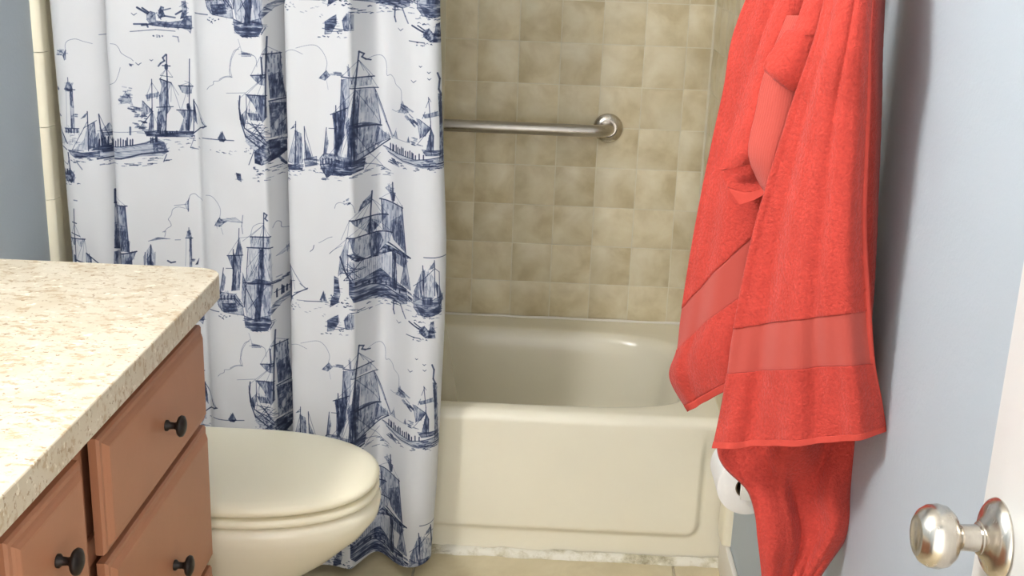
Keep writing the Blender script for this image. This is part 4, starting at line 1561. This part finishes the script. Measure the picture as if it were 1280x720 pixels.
def ripple(S, amp, waves, phase=0.0, grow=True):
    nv, nu = S.shape[:2]
    u = np.linspace(0, 1, nu)[None]
    v = np.linspace(0, 1, nv)[:, None]
    w = np.sin(2 * PI * (waves * u + 0.12 * np.sin(3 * v + phase)) + phase) + 0.25 * np.sin(2 * PI * (waves * 2.3 * u) + phase * 1.7 + 2 * v)
    n = np.array([-0.35, -1.0, 0.25])
    n /= np.linalg.norm(n)
    g = (0.12 + 0.88 * v) if grow else 1.0
    # uneven drape: a few long slanting undulations that die out towards the hook
    x, y, z = S[..., 0], S[..., 1], S[..., 2]
    o = (np.sin(38 * x + 9 * z + 4 * phase) + 0.8 * np.sin(61 * x - 13 * z + phase) + 0.5 * np.sin(27 * z + 17 * y + 2 * phase) + 0.35 * np.sin(95 * x + 31 * z))
    w = w + 0.28 * o
    return S + (amp * w * g)[..., None] * n


def cut(name, S, v0, v1, m, thick, extra=0.0):
    nv = S.shape[0]
    i0, i1 = int(round(v0 * (nv - 1))), int(round(v1 * (nv - 1)))
    Q = S[i0:i1 + 1]
    L = np.concatenate([[0], np.cumsum(np.linalg.norm(np.diff(Q.mean(1), axis=0), axis=1))])
    W = np.linalg.norm(np.diff(Q[-1], axis=0), axis=1).sum()
    uv = np.stack(np.broadcast_arrays(np.linspace(0, W * 10, Q.shape[1])[None], (L * 10)[:, None]), -1)
    o = grid(name, Q - np.array(HK), m, towel, uv, True, thick)
    if extra:
        pass
    return o


HKp = [Vector((HK.x - 0.05 - 0.012 * k, HK.y + dy, HK.z)) for k, dy in ((0, 0.02), (1, 0.0), (2, -0.02), (3, -0.03))]
TH = 0.0075

# rear left panel (its hem runs slantwise)
S = surface([
    [HKp[3], HKp[2], HKp[1]],
    [(935, 0, 1.63), (956, -2, 1.60), (1000, -6, 1.57)],
    [(905, 120, 1.64), (935, 110, 1.60), (990, 90, 1.56)],
    [(878, 250, 1.65), (915, 215, 1.60), (985, 180, 1.56)],
    [(855, 385, 1.66), (897, 338, 1.60), (970, 270, 1.56)],
    [(849, 437, 1.66), (887, 400, 1.60), (965, 345, 1.56)],
    [(840, 472, 1.66), (872, 452, 1.60), (945, 415, 1.56)],
    [(862, 513, 1.66), (884, 501, 1.60), (940, 470, 1.56)]], 50, 141)
S = ripple(S, 0.008, 1.6, 0.7)
cut('rear_panel', S, 0, 4 / 7, 'coral_terry', TH)
cut('woven_band', S, 4 / 7, 5 / 7, 'coral_weave', TH * 0.75)
cut('rear_panel_end', S, 5 / 7, 0.965, 'coral_terry', TH)
cut('hem', S, 0.965, 1.0, 'coral_hem', TH * 1.1)

# folded corner between the two panels
S = surface([
    [HKp[3], HKp[2], HKp[1]],
    [(972, 0, 1.52), (990, 0, 1.50), (1030, 0, 1.50)],
    [(941, 90, 1.52), (958, 92, 1.495), (1000, 88, 1.51)],
    [(914, 178, 1.52), (936, 182, 1.495), (975, 170, 1.51)],
    [(902, 213, 1.52), (928, 206, 1.505), (962, 196, 1.51)]], 40, 90)
cut('corner_fold', S, 0, 1, 'coral_terry', TH)
S = surface([
    [(935, 150, 1.545), (950, 150, 1.54), (985, 140, 1.53)],
    [(912, 205, 1.55), (938, 210, 1.545), (968, 200, 1.53)],
    [(904, 220, 1.545), (934, 232, 1.53), (966, 226, 1.52)],
    [(926, 256, 1.53), (944, 250, 1.52), (964, 240, 1.51)]], 30, 46)
cut('corner_lining', S, 0, 0.8, 'coral_terry', TH)
cut('hem', S, 0.8, 1.0, 'coral_hem', TH * 1.1)
# woven stretch that lies against the front panel
S = surface([
    [(985, 20, 1.49), (1010, 20, 1.47), (1040, 20, 1.47)],
    [(957, 92, 1.49), (985, 95, 1.465), (1020, 95, 1.465)],
    [(946, 140, 1.49), (975, 145, 1.465), (1010, 145, 1.465)],
    [(937, 188, 1.49), (962, 195, 1.465), (990, 195, 1.465)],
    [(948, 222, 1.49), (962, 228, 1.47), (980, 230, 1.47)],
    [(963, 246, 1.49), (966, 248, 1.47), (972, 250, 1.47)]], 30, 60)
cut('woven_fold', S, 0, 1, 'coral_weave', TH * 0.8)
# turned-over flap above it
S = surface([
    [HKp[3], HKp[2], HKp[2]],
    [(1008, 0, 1.46), (1022, 0, 1.445), (1045, 0, 1.44)],
    [(980, 45, 1.46), (1000, 48, 1.44), (1030, 50, 1.44)],
    [(957, 80, 1.46), (978, 92, 1.44), (1012, 92, 1.44)],
    [(966, 92, 1.46), (984, 108, 1.45), (1005, 116, 1.45)]], 30, 60)
cut('corner_flap', S, 0, 1, 'coral_terry', TH)

# side panel that returns to the wall
S = surface([
    [HKp[1], HKp[0], Vector((HK.x - 0.04, HK.y + 0.03, HK.z))],
    [(1086, 0, 1.45), (1095, 0, 1.47), (1103, 0, 1.57)],
    [(1080, 140, 1.45), (1094, 140, 1.47), (1101, 140, 1.57)],
    [(1078, 280, 1.45), (1092, 280, 1.47), (1099, 280, 1.57)],
    [(1082, 400, 1.45), (1092, 400, 1.47), (1098, 400, 1.57)],
    [(1088, 500, 1.46), (1090, 505, 1.475), (1093, 510, 1.57)]], 24, 80)
S[..., 0] = np.minimum(S[..., 0], XR - 0.022)
cut('side_panel', S, 0, 1, 'coral_terry', TH)

# tail below the front panel
S = surface([
    [(925, 440, 1.56), (960, 440, 1.54), (1000, 440, 1.53), (1040, 440, 1.54), (1072, 440, 1.54)],
    [(900, 560, 1.55), (950, 552, 1.53), (1000, 548, 1.52), (1040, 548, 1.54), (1068, 550, 1.53)],
    [(938, 615, 1.53), (968, 615, 1.51), (995, 612, 1.54), (1035, 615, 1.50), (1067, 610, 1.54)],
    [(949, 670, 1.52), (980, 668, 1.49), (1005, 668, 1.53), (1040, 664, 1.49), (1067, 652, 1.54)],
    [(955, 720, 1.51), (975, 724, 1.49), (992, 726, 1.51), (1008, 726, 1.49), (1024, 718, 1.52)],
    [(962, 790, 1.51), (972, 792, 1.50), (982, 794, 1.51), (988, 792, 1.50), (992, 786, 1.52)]], 80, 110)
S = ripple(S, 0.010, 2.2, 1.1, False)
cut('tail', S, 0, 1, 'coral_terry', TH)

# front panel
S = surface([
    [HKp[3], HKp[2], HKp[1], HKp[0]],
    [(1034, 0, 1.43), (1050, 0, 1.40), (1072, 0, 1.385), (1088, 0, 1.40)],
    [(990, 140, 1.45), (1018, 140, 1.415), (1052, 140, 1.385), (1084, 140, 1.395)],
    [(946, 285, 1.475), (990, 282, 1.43), (1040, 278, 1.385), (1079, 278, 1.39)],
    [(920, 410, 1.49), (975, 402, 1.44), (1032, 395, 1.385), (1085, 388, 1.385)],
    [(912, 466, 1.495), (970, 462, 1.445), (1036, 458, 1.385), (1090, 454, 1.385)],
    [(903, 515, 1.50), (965, 512, 1.445), (1040, 508, 1.385), (1098, 500, 1.385)],
    [(893, 560, 1.50), (960, 557, 1.445), (1042, 553, 1.385), (1104, 540, 1.385)]], 110, 281)
S = ripple(S, 0.0115, 2.6, 0.4)
cut('front_panel', S, 0, 4 / 7, 'coral_terry', TH)
cut('woven_band', S, 4 / 7, 5 / 7, 'coral_weave', TH * 0.7)
cut('front_panel_end', S, 5 / 7, 0.966, 'coral_terry', TH)
cut('hem', S, 0.966, 1.0, 'coral_hem', TH * 1.15)
# stitched selvage along the right edge of the front panel
E_ = S[40:, -1]
tube('selvage', [tuple(p - np.array(HK)) for p in E_[::4]], 0.0042, 'coral_hem', towel, 8)

hook = tag(empty('wall_hook', tuple(HK)), 'metal robe hook on the wall holding the coral towel', 'hook')
lathe('mount', [(0, 0), (0.024, 0), (0.025, 0.004), (0.02, 0.008), (0.0, 0.009)], (-1, 0, 0), (-0.0005, 0, 0), 'satin_nickel', hook)
tube('arm', [(-0.006, 0, 0), (-0.04, 0, -0.004), (-0.075, 0, -0.004), (-0.095, 0, 0.012), (-0.10, 0, 0.035)], 0.006, 'satin_nickel', hook, 14)

# ------------------------------------------------------------------ toilet paper
rc_ = at(934, 610, X=0.372)
tpz, tpy = rc_.z, rc_.y
roll = tag(empty('toilet_paper_roll', (0.372, tpy, tpz)), 'white toilet paper roll on a holder by the tub', 'toilet paper')
lathe('paper', [(0.0205, 0.0), (0.050, 0.0), (0.0525, 0.002), (0.0525, 0.098), (0.050, 0.10), (0.0205, 0.10), (0.0205, 0.0)], (0, 1, 0), (0, 0, 0), 'paper', roll, 64)
lathe('core', [(0.0185, 0.001), (0.0203, 0.001), (0.0203, 0.099), (0.0185, 0.099), (0.0185, 0.001)], (0, 1, 0), (0, 0, 0), 'cardboard', roll, 40)
hold = tag(empty('paper_holder', (XR, tpy, tpz)), 'white toilet paper holder fixed to the blue wall', 'holder')
tube('spindle', [(0.372 - XR, -0.008, 0.0), (0.372 - XR, 0.108, 0.0)], 0.0075, 'cord_white', hold, 18)
for y in (-0.014, 0.114):
    box('bracket', -0.083 - 0.014, -0.0005, y - 0.005, y + 0.005, -0.016, 0.016, 'cord_white', hold, 0.003)
box('plate', -0.006, -0.0004, -0.03, 0.13, -0.03, 0.03, 'cord_white', hold, 0.002)

# ------------------------------------------------------------------ open door at the right, with its knob
DX = 0.375
e0 = at(1223, 660, X=DX)
kc = at(1248, 674, X=DX)
dy1 = e0.y
door = structure(empty('door_1', (DX, YF + 0.02, 0.0)))
door['label'] = 'white painted door standing open against the right wall'
leaf = box('leaf', 0.0, 0.035, 0.0, dy1 - YF - 0.02, 0.012, 2.03, 'door_paint', door, 0.002)
kn = empty('door_knob', (0, 0, 0))
kn.parent = door
kn.location = (0.0, kc.y - YF - 0.02, kc.z)
kn['label'] = 'satin nickel round knob'
lathe('rosette', [(0.0, 0.0), (0.0325, 0.0), (0.0335, 0.002), (0.032, 0.005), (0.0285, 0.008), (0.026, 0.0092), (0.0225, 0.010), (0.018, 0.0125), (0.0145, 0.015), (0.0, 0.0155)], (-1, 0, 0), (0, 0, 0), 'satin_nickel', kn, 56)
lathe('grip', [(0.0, 0.012), (0.0135, 0.012), (0.0135, 0.0165), (0.0112, 0.0172), (0.0105, 0.030), (0.0125, 0.0335), (0.0195, 0.0365), (0.0245, 0.042), (0.0262, 0.049), (0.0252, 0.0565), (0.0215, 0.0625), (0.0165, 0.0658), (0.0155, 0.0655), (0.010, 0.0665), (0.0, 0.067)],
      (-1, 0, 0), (0, 0, 0), 'satin_nickel', kn, 56)
for z in (0.25, 1.78):
    tube('hinge', [(-0.004, -0.006, z), (-0.004, -0.006, z + 0.09)], 0.006, 'satin_nickel', door, 12)

# ------------------------------------------------------------------ lamp above the vanity mirror (out of the frame)
lamp = tag(empty('vanity_light', (XL, 0.92, 2.0)), 'vanity light bar with frosted globe bulbs', 'lamp')
box('back_plate', 0.001, 0.03, -0.24, 0.24, -0.055, 0.055, 'satin_nickel', lamp, 0.004)
t = NT('lit_globe')
t.b.inputs['Base Color'].default_value = (0.9, 0.9, 0.9, 1)
t.b.inputs['Emission Color'].default_value = LAMP_COLOR + (1,)
t.b.inputs['Emission Strength'].default_value = LAMP_STRENGTH
M['lit_globe'] = t.m
for y in (-0.13, 0.0, 0.13):
    lathe('socket', [(0.0, 0.0), (0.026, 0.0), (0.026, 0.03), (0.02, 0.034), (0.0, 0.034)], (1, 0, 0), (0.029, y, 0), 'satin_nickel', lamp, 24)
    pr_ = [(0.062 * math.sin(k / 14 * PI), 0.118 - 0.062 * math.cos(k / 14 * PI)) for k in range(15)]
    lathe('globe', pr_, (1, 0, 0), (0, y, 0), 'lit_globe', lamp, 28)
